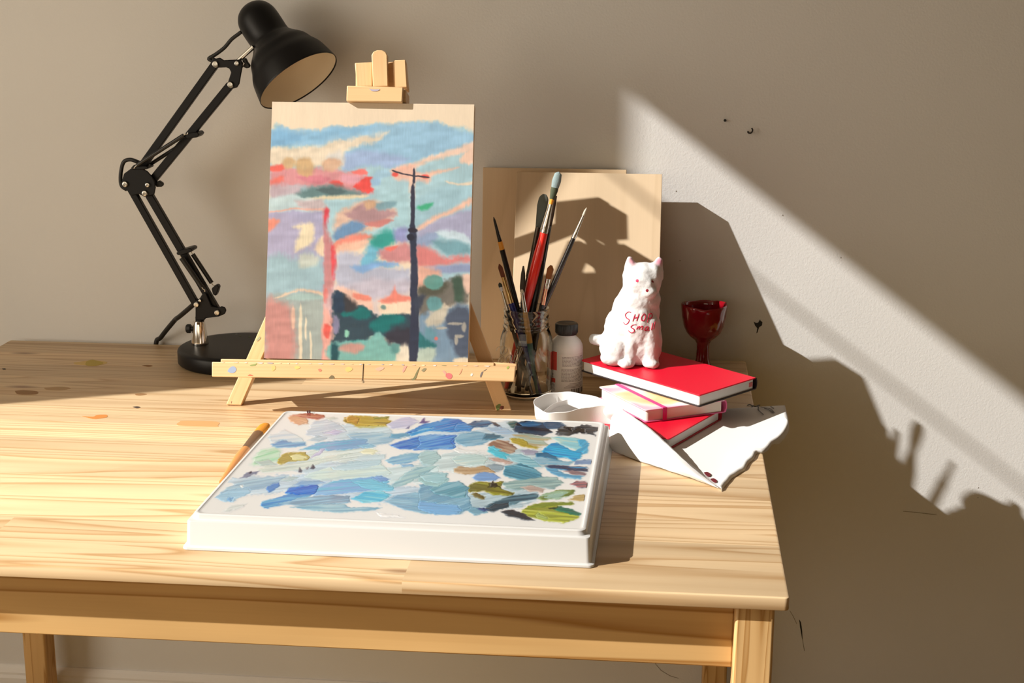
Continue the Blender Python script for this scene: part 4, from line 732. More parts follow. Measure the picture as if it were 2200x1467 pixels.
# lower left and middle blues
B(L1((290, 740), (380, 670), (500, 620), (700, 580), (860, 570), (780, 620), (700, 660), (560, 690), (440, 690), (340, 750)), (160, 190, 220), 16, alt=(180, 208, 230)); B(L1((290, 740), (380, 690), (540, 670), (560, 700), (430, 775), (360, 775)), (170, 206, 236), 12); B(L1((380, 760), (400, 735), (440, 745), (410, 775)), (124, 172, 224), 12); B(L1((680, 685), (720, 640), (780, 625), (790, 650), (740, 690), (700, 705)), (80, 132, 206), 30, h=1.3); B(L1((780, 610), (860, 580), (930, 590), (860, 620)), (186, 208, 214), 14); B(L1((480, 650), (510, 645), (500, 668), (480, 668)), (244, 248, 250), 10, h=2)
B(L1((880, 650), (940, 615), (1080, 610), (1140, 625), (1080, 640), (960, 655)), (140, 176, 222), 8); B(L1((625, 800), (640, 770), (760, 745), (840, 715), (1000, 690), (1080, 690), (1000, 740), (880, 780), (760, 810), (660, 825)), (74, 144, 214), 18, h=1.3, alt=(110, 176, 226)); B(L1((820, 710), (860, 670), (960, 650), (1070, 645), (1080, 690), (1040, 715), (920, 720)), (36, 112, 214), 22, h=1.8, alt=(20, 90, 200))
B(L1((1080, 660), (1200, 610), (1400, 590), (1560, 580), (1620, 620), (1560, 680), (1380, 700), (1200, 720), (1040, 730)), (134, 178, 232), 10, alt=(120, 190, 230)); B(L1((1340, 620), (1480, 600), (1640, 650), (1660, 690), (1520, 690), (1400, 660)), (120, 198, 232), -10); B(L1((1500, 590), (1560, 575), (1620, 600), (1560, 625)), (120, 160, 222), 0)
B(L1((780, 790), (960, 740), (1200, 720), (1330, 730), (1320, 780), (1160, 800), (960, 810)), (150, 190, 222), 14, alt=(128, 160, 190)); B(L1((1340, 750), (1420, 700), (1560, 690), (1640, 720), (1560, 770), (1420, 785)), (84, 188, 230), -14, h=1.4, alt=(130, 210, 236)); B(L1((860, 815), (1100, 790), (1280, 790), (1320, 815), (1560, 815), (1500, 840), (1240, 855), (1080, 845)), (128, 176, 206), 4, alt=(160, 200, 220))
B(L1((1580, 770), (1680, 720), (1820, 700), (2000, 720), (2140, 780), (2120, 850), (2000, 870), (1860, 860), (1720, 830)), (146, 188, 216), -10, alt=(124, 170, 206)); B(L2((0, 720), (120, 700), (340, 690), (420, 760), (440, 860), (460, 920), (340, 970), (200, 970), (0, 910)), (134, 178, 206), 30, alt=(110, 160, 194)); B(L2((0, 860), (140, 880), (320, 890), (380, 940), (300, 975), (140, 970), (0, 930)), (124, 176, 230), -6); B(L2((90, 760), (200, 700), (330, 690), (420, 740), (400, 830), (280, 830), (140, 800)), (96, 156, 180), 32, h=1.3, alt=(140, 186, 206)); B(L2((400, 940), (460, 900), (560, 920), (590, 960), (480, 980)), (120, 168, 196), 6); B(L2((500, 925), (560, 910), (600, 940), (560, 950)), (44, 70, 130), 10)
B(L1((1590, 460), (1640, 430), (1780, 400), (1850, 410), (1840, 450), (1760, 480), (1640, 490)), (116, 170, 214), 22, alt=(150, 196, 224)); B(L1((1700, 490), (1790, 485), (1800, 505), (1720, 510)), (140, 184, 226), 5); B(L1((1830, 430), (1880, 390), (1980, 390), (2010, 440), (1940, 500), (1860, 490)), (176, 206, 212), 25); B(L1((1620, 660), (1720, 570), (1830, 510), (1990, 500), (1900, 560), (1760, 640), (1660, 665)), (150, 190, 206), 32, h=1.3, alt=(170, 206, 212)); B(L1((1840, 600), (1920, 560), (2060, 560), (2070, 610), (1990, 660), (1880, 650)), (160, 200, 206), 10); B(L2((0, 640), (100, 615), (230, 620), (250, 670), (180, 710), (60, 690)), (164, 204, 216), 15)
B(L2((270, 420), (320, 400), (420, 430), (560, 430), (480, 450), (340, 450)), (244, 246, 246), 5, h=1.6); B(L1((1510, 850), (1700, 880), (1740, 890), (1560, 885)), (250, 250, 250), -8, h=1.5); B(L2((600, 400), (640, 395), (700, 420), (650, 430)), (96, 200, 230), -15)
# threads of thick paint standing at the back edge
MB().tube([at(661.5, 888, z=ZP), at(661, 888, z=ZP)+Z*.004], .0011, 8).build('paint_peak', mat('dried maroon paint', (.07, .02, .02), .5), palette, 60)
MB().tube([at(665.5, 888, z=ZP), at(665.5, 888, z=ZP)+Z*.0045], .0010, 8).build('paint_peak', bpy.data.materials['dried maroon paint'], palette, 60)
pz = ZP + phgt + .00006
PP3 = np.stack([wx_, wy_, pz], -1)
idx = np.arange(GY*GX).reshape(GY, GX); fc = np.stack([idx[:-1, :-1], idx[1:, :-1], idx[1:, 1:], idx[:-1, 1:]], -1).reshape(-1, 4)
keep = palpha.ravel()[fc].max(1) > .02
paint_layer = paint_grid('paint_layer', PP3, to_lin(pimg)*np.array([.61, .61, .605])*(1+np.array([-.10, .07, .03])*((pimg.max(-1)-pimg.min(-1))/255.0)[..., None]*1.6), attr_mat('wet oil paint', .30, .5, .25), palette, fc[keep])
paint_layer['label'] = 'dabs of blue, grey, ochre and green oil paint'

# ------------------------------------------------------------------ brushes
M_ferr = mat('nickel ferrule', (.66, .64, .60), .2, 1.0, bump=(300, .2, .0006)); M_gold = mat('brass ferrule', (.72, .50, .22), .22, 1.0); M_copper = mat('copper ferrule', (.75, .42, .27), .25, 1.0)
def hair(name, col, rough=.65): return mat(name, lin(col), rough, bump=(700, .5, .0008))
M_bk = mat('black lacquer handle', (.012, .011, .012), .18, coat=.3); M_rd = mat('red lacquer handle', (.80, .028, .018), .16, coat=.4); M_bl = mat('blue lacquer handle', (.015, .018, .16), .15, coat=.4); M_or = mat('orange lacquer', (.80, .34, .04), .25); M_ochre = mat('ochre lacquer handle', (.55, .30, .07), .3); M_teal = mat('teal lacquer', (.03, .12, .12), .3); M_orw = mat('orange varnished wood', (.60, .26, .08), .3)
JC = Vector((.2745, -.2295, ZT)); JR = .0378
def brush(label, tip, rim, ytip, yrim, segs, zbot=.739, flat=1.0, flat_dir=None, lim=True, name='paintbrush', pts3=None, group='brushes standing in the glass jar'):
    """tip and rim in photo pixels with their depths; segs: (part, from px, to px, [(t, radius px)...], material)"""
    if pts3: a, b = pts3; sc = (b-a).length
    else: a, b = at(*tip, y=ytip), at(*rim, y=yrim)
    d = (b-a).normalized(); pxm = 1.0 if pts3 else (b-a).length/math.hypot(rim[0]-tip[0], rim[1]-tip[1])
    if pts3: end = b
    else: end = a + d*((zbot-a.z)/d.z)
    q = end-Vector((JC.x, JC.y, end.z))
    if not pts3 and lim and q.length > JR-.0085:                # keep the end inside the jar
        q = q.normalized()*(JR-.0085); end = Vector((JC.x, JC.y, zbot))+Vector((q.x, q.y, 0)); 
        d = (end-a).normalized()
    ln = (end-a).length
    t_ = thing(name, end, label, 'paintbrush', group)
    side = flat_dir or (X - d*X.dot(d)).normalized()
    for nm, p0, p1, pr_, m in segs:
        s0 = p0*pxm; s1 = ln if p1 is None else min(p1*pxm, ln)
        if s1 <= s0: continue
        n_ = 20; mb = MB(); rs_ = []; b2 = d.cross(side)
        sm_ = 14
        for i in range(sm_+1):
            t = i/sm_; r = np.interp(t, [q_[0] for q_ in pr_], [q_[1] for q_ in pr_])*pxm; f_ = np.interp(t, [q_[0] for q_ in pr_], [q_[2] if len(q_) > 2 else 1.0 for q_ in pr_])
            c_ = a + d*(s0+(s1-s0)*t); rs_.append([c_ + side*(math.cos(k_)*r) + b2*(math.sin(k_)*r*f_) for k_ in (2*math.pi*j/n_ for j in range(n_))])
        mb.rings(rs_).build(nm, m, t_, 50)
    return t_
yj = JC.y
H_rust = hair('rust bristles', (112, 58, 30)); H_dark = hair('dark brown bristles', (62, 44, 28)); H_grey = hair('blue-grey paint-caked bristles', (132, 150, 152)); H_green = hair('green stained bristles', (66, 74, 52)); H_slate = hair('grey-green bristles', (86, 90, 82)); H_pale = hair('pale bristles', (196, 188, 168)); H_bk = hair('black bristles', (40, 34, 32)); H_orange = hair('orange bristles', (214, 140, 40))
brush('slim black paintbrush with an orange band, tallest at the near side of the jar', (1060.5, 466), (1113, 668), yj-.004, yj-.006,
      [('bristles', 0, 14, [(0, .6), (.5, 2.4), (1, 2.8)], H_bk), ('ferrule', 13, 54, [(0, 2.8), (1, 4.4)], M_bk), ('handle_band', 54, 72, [(0, 5.0), (1, 5.6)], M_or), ('handle', 72, None, [(0, 5.8), (.25, 6.2), (1, 5.2)], M_bk)])
brush('filbert paintbrush with rust-brown bristles, brass ferrule and dark blue handle', (1072.5, 567), (1106, 668), yj-.014, yj-.018,
      [('bristles', 0, 30, [(0, 1.0, .5), (.25, 5.0, .5), (1, 4.8, .7)], H_rust), ('ferrule', 29, 88, [(0, 4.6), (.6, 5.2), (.8, 6.0), (.84, 5.4), (.9, 6.0), (1, 6.0)], M_gold), ('handle', 88, None, [(0, 6.6), (.3, 8), (1, 4.5)], M_bl)])
brush('short thin paintbrush with a black and white tip, nearest the jar edge', (1073, 607), (1091, 668), yj-.016, yj-.020,
      [('bristles', 0, 10, [(0, 1.0), (.4, 4.2), (1, 4.2)], hair('blackish bristles', (60, 66, 62))), ('paint_tip', 9, 19, [(0, 4.0), (1, 3.2)], mat('white paint', (.7, .7, .7), .5)), ('ferrule', 18, 62, [(0, 2.8), (1, 4.2)], M_ferr), ('handle', 62, None, [(0, 4.6), (1, 4)], M_bk)])
brush('palette knife with a narrow dark brown blade, low in front of the red brush', (1124.5, 571), (1121, 668), yj-.010, yj-.012,
      [('blade', 0, 56, [(0, 1.5, .3), (.3, 4.5, .3), (.8, 6.0, .3), (1, 5, .4)], mat('dark stained steel', (.045, .032, .02), .4, .4)), ('shank', 55, 95, [(0, 3.0), (1, 3.4)], M_bk), ('handle', 94, None, [(0, 5), (1, 5)], M_bk)], name='palette_knife')
bpy.data.objects['palette_knife']['category'] = 'palette knife'
brush('paintbrush with a pale worn ferrule and ochre handle, front of the jar', (1121, 622), (1131, 672), yj-.022, yj-.025,
      [('bristles', 0, 8, [(0, 2.5), (1, 4)], H_pale), ('ferrule', 7, 50, [(0, 4.0), (1, 5.5)], M_ferr), ('handle', 50, 118, [(0, 5.8), (1, 6.4)], M_ochre), ('handle_end', 117, None, [(0, 6.2), (1, 3)], M_teal)])
brush('big paintbrush with a thick red handle and a blue-grey paint-caked head', (1200.5, 369), (1127, 668), yj+.004, yj-.002,
      [('bristles', 0, 34, [(0, 1.5, .6), (.14, 7.6, .6), (.6, 9.6, .6), (1, 8.0, .7)], H_grey), ('bristle_base', 33, 60, [(0, 7.6, .7), (.3, 7.8, .7), (1, 5.2, .8)], H_green), ('paint_band', 59, 71, [(0, 4.6), (1, 4.0)], M_or), ('ferrule', 70, 134, [(0, 4.0), (.25, 5.2), (.8, 8.6), (.86, 8.0), (.92, 8.8), (1, 8.4)], M_ferr), ('handle', 133, None, [(0, 8.6), (.08, 9.4), (.16, 11.2), (.3, 11.0), (.55, 8.5), (1, 5)], M_rd)])
brush('wide flat paintbrush with a black handle, directly behind the big red brush', (1192, 420), (1143, 668), yj+.016, yj+.010,
      [('bristles', 0, 66, [(0, 5.0, .5), (.6, 6.5, .6), (1, 6.2, .7)], H_dark), ('ferrule', 65, 110, [(0, 6.2), (1, 7.5)], M_bk), ('handle', 109, None, [(0, 7.8), (.3, 9.5), (1, 5)], M_bk)])
brush('flat paintbrush with stiff grey-green bristles cut to a blunt point', (1170, 417), (1117, 668), yj+.018, yj+.012,
      [('bristles', 0, 72, [(0, 3.6, .22), (.10, 10.0, .22), (.35, 11.2, .25), (1, 5.6, .5)], H_slate), ('ferrule', 71, 180, [(0, 5.6), (1, 6.0)], mat('dark worn ferrule', (.10, .085, .07), .25, .9)), ('handle', 179, None, [(0, 5.0), (1, 4)], M_bk)])
brush('long thin black liner brush leaning towards the cat', (1260.5, 446), (1168, 660), yj-.004, yj-.004,
      [('bristles', 0, 18, [(0, .5), (.4, 2.6), (1, 2.6)], H_pale), ('ferrule', 17, 70, [(0, 2.4), (.75, 4.2), (.8, 5.2), (.88, 4.4), (.95, 5.4), (1, 5)], M_ferr), ('handle', 69, None, [(0, 4.6), (.3, 6.0), (.7, 5.0), (1, 4)], M_bk)])
brush('small round paintbrush with orange-brown bristles, below the black liner brush', (1184.5, 570), (1163, 662), yj+.006, yj+.004,
      [('bristles', 0, 30, [(0, 2.5, .7), (.25, 7.2, .7), (1, 6.0, .8)], hair('orange-brown bristles', (150, 88, 36))), ('ferrule', 29, 84, [(0, 5.8), (1, 5.2)], M_ferr), ('handle', 83, None, [(0, 5.4), (1, 4)], M_bk)])
brush('thin paintbrush with a copper ferrule, beside the orange-brown brush', (1175, 612), (1165, 664), yj-.012, yj-.012,
      [('bristles', 0, 9, [(0, 2), (1, 3.6)], H_pale), ('ferrule', 8, 44, [(0, 3.6), (1, 4.4)], M_copper), ('handle', 43, None, [(0, 4.6), (1, 4)], M_bk)])
# the brush lying beside the palette
p0, p1 = at(571, 911, z=ZT+.0090), at(477, 1036, z=ZT+.0060)
d_ = (p1-p0); plen = d_.length
brush('orange-handled flat paintbrush lying on the table beside the palette', None, None, 0, 0,
      [('bristles', 0, plen*.20, [(0, .0050, .35), (.15, .0072, .4), (.5, .0078, .5), (1, .0072, .7)], H_orange), ('ferrule', plen*.19, plen*.50, [(0, .0074, .75), (1, .0066)], mat('tarnished brown ferrule', (.27, .19, .13), .35, .8)), ('handle', plen*.49, None, [(0, .0068), (.25, .0074), (1, .0035)], M_orw)], pts3=(p0, p1), group=None)
# ------------------------------------------------------------------ glass jar
def glass(name, col, rough=0.0, ior=1.45):
    m = bpy.data.materials.new(name); m.use_nodes = True; nt = m.node_tree; nt.nodes.remove(nt.nodes['Principled BSDF'])
    g = N(nt, 'ShaderNodeBsdfGlass'); g.inputs['Color'].default_value = (*col, 1); g.inputs['Roughness'].default_value = rough; g.inputs['IOR'].default_value = ior
    L(nt, g.outputs[0], nt.nodes['Material Output'].inputs['Surface']); return m
M_glass = glass('jar glass', (.96, .95, .92))
jar = thing('glass_jar', JC, 'clear glass preserving jar full of brushes, right of the easel', 'jar')
jp = [(0, 1e-5), (0, .0300), (.002, .0345), (.006, .0370), (.02, JR), (.076, JR), (.086, .0368), (.094, .0340), (.098, .0322), (.100, .0334), (.103, .0338), (.105, .0324), (.110, .0322), (.112, .0332), (.1145, .0332), (.116, .0320), (.122, .0321), (.1235, .0330), (.127, .0330), (.1285, .0320), (.1280, .0298), (.110, .0292), (.100, .0296), (.092, .0320), (.082, .0344), (.02, .0350), (.010, .0325), (.0075, .020), (.007, 1e-5)]
def loft_lathe(prof, o, n=64, wob=None, axis=Z):
    mb = MB().lathe(prof, o, axis, n, False, wob); mb.f = [f for f in mb.f if len(f) == 4]; return mb
loft_lathe(jp, JC+Z*.0003).build('jar_body', M_glass, jar, 40)
def cyl_hit(px, py, c, r):
    d = ray(px, py); ox, oy = CAM.x-c.x, CAM.y-c.y
    a = d.x*d.x+d.y*d.y; b = 2*(ox*d.x+oy*d.y); c_ = ox*ox+oy*oy-r*r; ds = b*b-4*a*c_
    t = (-b-math.sqrt(max(ds, 0)))/(2*a); return CAM+d*t
def emboss(name, strokes, c, r, rad, m, par):
    for s_ in strokes:
        MB().tube([cyl_hit(p.x, p.y, c, r) for p in spline([Vector((x, y, 0)) for x, y in s_], 4)], rad, 8).build(name, m, par, 180)
emboss('raised_lettering', [[(1066, 754), (1069, 747), (1077, 744), (1085, 746), (1080, 756), (1074, 768), (1069, 778)], [(1085, 746), (1090, 750), (1088, 758), (1077, 764), (1083, 767), (1082, 775), (1075, 779), (1069, 778)],
    [(1098, 763), (1092, 764), (1087, 771), (1089, 778), (1095, 775), (1099, 764), (1098, 775), (1101, 778)], [(1101, 778), (1107, 766), (1112, 753), (1109, 750), (1105, 764), (1104, 776), (1108, 777)], [(1109, 777), (1117, 763), (1122, 749), (1119, 747), (1115, 762), (1114, 775), (1119, 777)]], JC, JR+.0001, .0007, M_glass, jar)

# ------------------------------------------------------------------ bottle of medium
OC = Vector((.3305, -.2065, ZT+.0003)); OR = .0242
def plastic(name, col, tr, rough):
    return mat(name, col, rough, trans=tr, ior=1.3, spec=.5)
bottle = thing('bottle', OC, 'small translucent bottle with a black screw cap and red and white label', 'bottle')
bp_ = [(0, 1e-5), (0, .0205), (.0015, .0230), (.005, OR), (.066, OR), (.071, .0233), (.076, .0208), (.080, .0170), (.0835, .0132), (.0845, .0130), (.094, .0128), (.094, .0116), (.083, .0118), (.079, .0155), (.074, .0196), (.066, .0230), (.006, .0230), (.003, .0200), (.003, 1e-5)]
loft_lathe(bp_, OC).build('bottle_body', plastic('frosted plastic', (.95, .93, .92), .12, .30), bottle, 45)
loft_lathe([(.0035, 1e-5), (.0035, .0195), (.007, .0226), (.062, .0226), (.0622, 1e-5)], OC, 40).build('liquid', plastic('milky medium', (.90, .80, .78), .1, .3), bottle, 45)
cap = loft_lathe([(.0858, .0135), (.0858, .0152), (.0880, .0158), (.0885, .0161), (.1000, .0161), (.1018, .0153), (.1020, .0140), (.1014, .0132), (.1014, 1e-5)], OC, 180, lambda t, h: ((1+.028*(math.sin(t*60) > 0)) if .0884 < h < .1002 else 1, 0)).build('screw_cap', mat('black ribbed plastic', (.015, .015, .016), .35, spec=.6), bottle, 40)
FA = math.atan2(CAM.y-OC.y, CAM.x-OC.x)
def opatch(name, a0, a1, z0, z1, m, off, par=None, mbx=None):
    mb = mbx or MB(); n = max(2, int(abs(a1-a0)/4)+1)
    rows = [[OC+Vector((math.cos(FA+math.radians(a0+(a1-a0)*i/n))*(OR+off), math.sin(FA+math.radians(a0+(a1-a0)*i/n))*(OR+off), z)) for i in range(n+1)] for z in (z0, z1)]
    mb.grid(rows)
    return mb if mbx is not None else mb.build(name, m, par or bottle, 60)
def ang(px): return math.degrees(math.asin(max(-.99, min(.99, (px-1214)/36.8))))
def zz_(py): return (850-py)/1500/.975
M_lab = mat('white label', (.84, .81, .79), .4); M_labr = mat('red label print', (.80, .09, .07), .4); M_ink = mat('grey print', (.33, .28, .29), .6); M_inkd = mat('dark print', (.06, .05, .05), .6)
lab = opatch('label', -118, 88, zz_(846), zz_(761), M_lab, .0002)
opatch('label_block', -118, ang(1194), zz_(797), zz_(757), M_labr, .0003, lab); opatch('label_band', -118, ang(1191), zz_(824), zz_(815), M_labr, .0003, lab)
ink = MB()
for y0, n_, st, x0 in ((766.5, 8, 2.75, 1205.5), (792.5, 11, 2.65, 1204)):
    for i in range(n_):
        x = x0
        while x < 1247.5:
            w = random.uniform(2.0, 6.5); x1 = min(x+w, 1249)
            opatch('', ang(x), ang(x1), zz_(y0+i*st+1.15), zz_(y0+i*st), None, .0004, mbx=ink); x = x1+.9
for i in range(4): opatch('', ang(1222-i*4), ang(1248), zz_(825.2+i*2.8), zz_(824.2+i*2.8), None, .0004, mbx=ink)
for i in range(6): opatch('', ang(1177), ang(1190), zz_(829+i*2.7), zz_(827.8+i*2.7), None, .0004, mbx=ink)
o_ = ink.build('fine_print', M_ink, lab); o_['kind'] = 'stuff'
bars = MB(); x = 1226
while x < 1250: w = random.choice((.5, .8, 1.4)); opatch('', ang(x), ang(x+w), zz_(847), zz_(836), None, .0004, mbx=bars); x += w+random.choice((.6, .9, 1.3))
bars.build('barcode', M_inkd, lab)
emboss('label_letters', [[(1177.2, 801), (1179.5, 801)], [(1180, 810), (1182, 801), (1184, 810)], [(1180.8, 807), (1183.4, 807)], [(1185.6, 810), (1185.6, 801), (1188, 802), (1187.6, 805), (1185.6, 806), (1188.6, 810)]], OC, OR+.0003, .00035, M_inkd, lab)

# ------------------------------------------------------------------ red goblet
UC = Vector((.531, -.050, ZT+.0003)); zr = at(1508, 655, y=UC.y).z-UC.z; zb = at(1508, 729, y=UC.y).z-UC.z
M_glz = mat('dark red glaze', (.22, .003, .009), .13, spec=.6, coat=.5, bump=(70, .15, .003))
def cupw(t, h):
    f = max(0, (h-zb)/(zr-zb)); return (1+.014*math.sin(2*t+.6)*f+.006*math.sin(5*t)*f+.006*math.sin(3*t), f*f*(.0012*math.sin(t*2+1)+.0004*math.sin(t*5)+.0003*math.sin(9*t)))
cp_ = [(0, 1e-5), (0, .0150), (.002, .0155), (.006, .0125), (.014, .0102), (.03, .0094), (zb-.006, .0100), (zb, .0135), (zb+.005, .0205), (zb+.012, .0265), (zb+.022, .0308), (zb+.036, .0334), (zr-.008, .0345), (zr-.002, .0352), (zr, .0350), (zr+.0012, .0338), (zr, .0322), (zr-.006, .0314), (zb+.034, .0300), (zb+.022, .0270), (zb+.012, .0215), (zb+.007, .0120), (zb+.006, 1e-5)]
goblet = loft_lathe(cp_, UC, 72, cupw).build('goblet', M_glz, None, 60)
tag(goblet, 'handmade dark red glazed goblet standing at the back against the wall', 'goblet')

# ------------------------------------------------------------------ cloth under the books
M_cloth = mat('white cotton cloth', (.74, .72, .70), .8, spec=.15, bump=(900, .12, .0006), sheen=.1)
cloth = MB()
def gp(rows, nu=7, nv=7, wob=0.0):
    """rows of (px, py, z) control points -> smooth sheet"""
    R = [[at(x, y, z=z) for x, y, z in r] for r in rows]; R = [spline(r, nu) for r in R]
    cols = [spline([r[i] for r in R], nv) for i in range(len(R[0]))]
    g = [[cols[i][j] for i in range(len(cols))] for j in range(len(cols[0]))]
    if wob:
        for r in g:
            for p in r: p.z += wob*(math.sin(p.x*230+p.y*90)+math.sin(p.y*260-p.x*120))*.5
    cloth.grid(g); return g
zt = ZT+.0009
hem = [(1549, 1048), (1556, 1037), (1563, 1030), (1570, 1021), (1580, 1015), (1590, 1008), (1599, 1003), (1606, 990), (1618, 980), (1624, 968), (1640, 966), (1650, 958), (1658, 948), (1672, 940), (1684, 928), (1692, 914), (1694, 904), (1690, 900)]
RR_ = [hem[0], hem[3], hem[5], hem[7], hem[9], hem[11], hem[12], hem[13], hem[14], hem[15], hem[16], (1691, 889), (1686, 871)]
LL_ = [(1546, 1046), (1522, 1028), (1500, 1010), (1478, 993), (1458, 978), (1440, 965), (1425, 953), (1412, 942), (1400, 932), (1392, 924), (1385, 912), (1375, 900), (1360, 893)]
sheet = gp([[(l[0]+(r[0]-l[0])*t, l[1]+(r[1]-l[1])*t+(-2.0*t*(1-t)*2 if i > 10 else 0), zt+(.0031*t**4 if i else .001*t)) for t in (0, .34, .67, 1)] for i, (l, r) in enumerate(zip(LL_, RR_))], 8, 5, 0)
# the crumpled hem along the right-hand edge
hp = [at(x, y, z=ZT+.004) for x, y in hem]
r0_ = [p+Vector((-.004, .003, .0015)) for p in hp]; r2_ = [p+Vector((.001, -.002, -.0036 if i < 13 else -.008)) for i, p in enumerate(hp)]
cloth.grid([spline(r, 3) for r in (r0_, hp, r2_)])
fl = gp([[(1538, 1044, ZT+.0030), (1487, 1003, ZT+.012), (1434, 954, ZT+.024), (1392, 917, ZT+.033), (1338, 881, ZT+.040)], [(1541, 1047, ZT+.0024), (1482, 1015, ZT+.010), (1416, 974, ZT+.018), (1357, 932, ZT+.025), (1314, 897, ZT+.030)], [(1547, 1049, ZT+.0012), (1482, 1026, ZT+.0012), (1400, 999, ZT+.0012), (1340, 978, ZT+.0012), (1309, 966, ZT+.0012)]], 8, 6, .0005)
gp([[(1538, 1044, ZT+.0030), (1487, 1003, ZT+.012), (1434, 954, ZT+.024), (1392, 917, ZT+.033), (1338, 881, ZT+.040)], [(1541, 1045, ZT+.0018), (1492, 1006, ZT+.006), (1438, 960, ZT+.010), (1394, 922, ZT+.014), (1345, 893, ZT+.018)], [(1546, 1046, zt), (1500, 1009, zt), (1443, 967, zt), (1392, 926, zt), (1340, 898, zt)]], 8, 6, .0004)
rim = [(1338, 881, .040), (1318, 874, .041), (1285, 873, .040), (1250, 879, .037), (1215, 886, .034), (1180, 888, .032), (1158, 879, .032), (1148, 866, .033), (1158, 854, .034), (1185, 846, .035), (1220, 844, .035), (1258, 849, .036), (1296, 860, .038), (1322, 871, .040), (1338, 881, .040)]
rp = spline([at(x, y, z=ZT+h) for x, y, h in rim], 5); cen = sum(rp, Vector())/len(rp)
rp = [p+Vector((0, 0, .0006*math.sin(i*.9))) for i, p in enumerate(rp)]
md = [Vector((p.x+(cen.x-p.x)*.02, p.y+(cen.y-p.y)*.02, ZT+(p.z-ZT)*.5)) for p in rp]; lo = [Vector((p.x+(cen.x-p.x)*.14, p.y+(cen.y-p.y)*.14, ZT+.0012)) for p in rp]; ce = [Vector((p.x+(cen.x-p.x)*.75, p.y+(cen.y-p.y)*.75, ZT+.0014)) for p in rp]
lip = [p+(p-cen)*.015+Vector((0, 0, .0012)) for p in rp]
cloth.grid([lip, rp, md, lo, ce])
gp([[(1168, 884, ZT+.030), (1190, 867, ZT+.031), (1219, 859, ZT+.032)], [(1170, 888, ZT+.020), (1192, 873, ZT+.020), (1220, 868, ZT+.020)], [(1172, 892, ZT+.002), (1195, 885, ZT+.002), (1222, 880, ZT+.002)]], 5, 4)
gp([[(1338, 881, ZT+.040), (1318, 874, ZT+.041), (1300, 873, ZT+.0405)], [(1326, 889, ZT+.034), (1306, 886, ZT+.034), (1288, 880, ZT+.034)], [(1309, 905, ZT+.020), (1300, 902, ZT+.020), (1282, 895, ZT+.020)]], 5, 4)
cl = cloth.build('cloth', M_cloth, None, 180, solid=.0006)
tag(cl, 'crumpled white cloth spread under the books and hanging over the table edge', 'cloth')
M_inkb = mat('black ink', (.02, .018, .018), .6); M_wine = mat('dark red paint blot', (.12, .004, .012), .5)
for s_ in ([(1606, 870.5), (1611, 869), (1618, 872), (1624, 873)], [(1618, 871), (1613, 878), (1611, 886)], [(1624, 877), (1628, 871), (1633, 870)]):
    MB().tube(spline([at(x, y, z=zt+.0009) for x, y in s_], 3), .0013, 6, .4, side=Y).build('ink_stroke', M_inkb, cl, 180)
M_inkg = mat('grey ink', (.16, .15, .15), .6)
for s_ in ([(1630, 872), (1629, 879), (1634, 885), (1640, 890)], [(1634, 874), (1644, 876), (1655, 878), (1663, 886)], [(1642, 877), (1652, 880), (1660, 886)], [(1656, 873), (1662, 877)]):
    MB().tube(spline([at(x, y, z=zt+.0042) for x, y in s_], 3), .0010, 6, .4, side=Y).build('ink_stroke', M_inkg, cl, 180)
for pts in ([(1512, 1015.5), (1520, 1014.5), (1527, 1019), (1524, 1024), (1518, 1022)], [(1526, 1029), (1534, 1028), (1540, 1033), (1538, 1037), (1531, 1034)]):
    c_ = [at(x, y, z=zt+.0012) for x, y in pts]; MB().prism(spline([*c_, c_[0]], 3)[:-1], Z, .0005).build('paint_blot', M_wine, cl)

# ------------------------------------------------------------------ books
M_red = mat('red leatherette', (.66, .004, .026), .42, spec=.4, bump=(900, .08, .0005)); M_redk = mat('dark red cloth binding', (.42, .006, .02), .5); M_dark = mat('black binding', (.02, .012, .014), .45)
def paper(name, col):
    m = bpy.data.materials.new(name); m.use_nodes = True; nt = m.node_tree; b = nt.nodes['Principled BSDF']; b.inputs['Roughness'].default_value = .8; b.inputs['Specular IOR Level'].default_value = .15
    tc = N(nt, 'ShaderNodeTexCoord'); mp = N(nt, 'ShaderNodeVectorMath', operation='MULTIPLY'); mp.inputs[1].default_value = (3, 3, 2600); L(nt, tc.outputs['Object'], mp.inputs[0])
    n = N(nt, 'ShaderNodeTexNoise'); n.inputs['Scale'].default_value = 1; L(nt, mp.outputs[0], n.inputs['Vector']); r = N(nt, 'ShaderNodeMapRange'); r.inputs['To Min'].default_value = .9; r.inputs['To Max'].default_value = 1.06; L(nt, n.outputs['Fac'], r.inputs['Value'])
    v = N(nt, 'ShaderNodeVectorMath', operation='SCALE'); v.inputs[0].default_value = col; L(nt, r.outputs[0], v.inputs['Scale']); L(nt, v.outputs[0], b.inputs['Base Color']); return m
M_page = paper('white pages', (.74, .725, .70)); M_pagec = paper('cream pages', (.76, .69, .60))
def pastel():
    m = bpy.data.materials.new('pastel printed cover'); m.use_nodes = True; nt = m.node_tree; b = nt.nodes['Principled BSDF']; b.inputs['Roughness'].default_value = .4
    tc = N(nt, 'ShaderNodeTexCoord'); n = N(nt, 'ShaderNodeTexNoise'); n.inputs['Scale'].default_value = 17; n.inputs['Detail'].default_value = 1.5; L(nt, tc.outputs['Object'], n.inputs['Vector'])
    r = N(nt, 'ShaderNodeValToRGB'); L(nt, n.outputs['Fac'], r.inputs[0]); e = r.color_ramp.elements; e[0].position = .32; e[0].color = (.80, .22, .42, 1); e[1].position = .66; e[1].color = (.82, .50, .22, 1)
    q = e.new(.45); q.color = (.80, .45, .55, 1); q = e.new(.52); q.color = (.84, .72, .66, 1); q = e.new(.58); q.color = (.85, .62, .36, 1); L(nt, r.outputs[0], b.inputs['Base Color']); return m
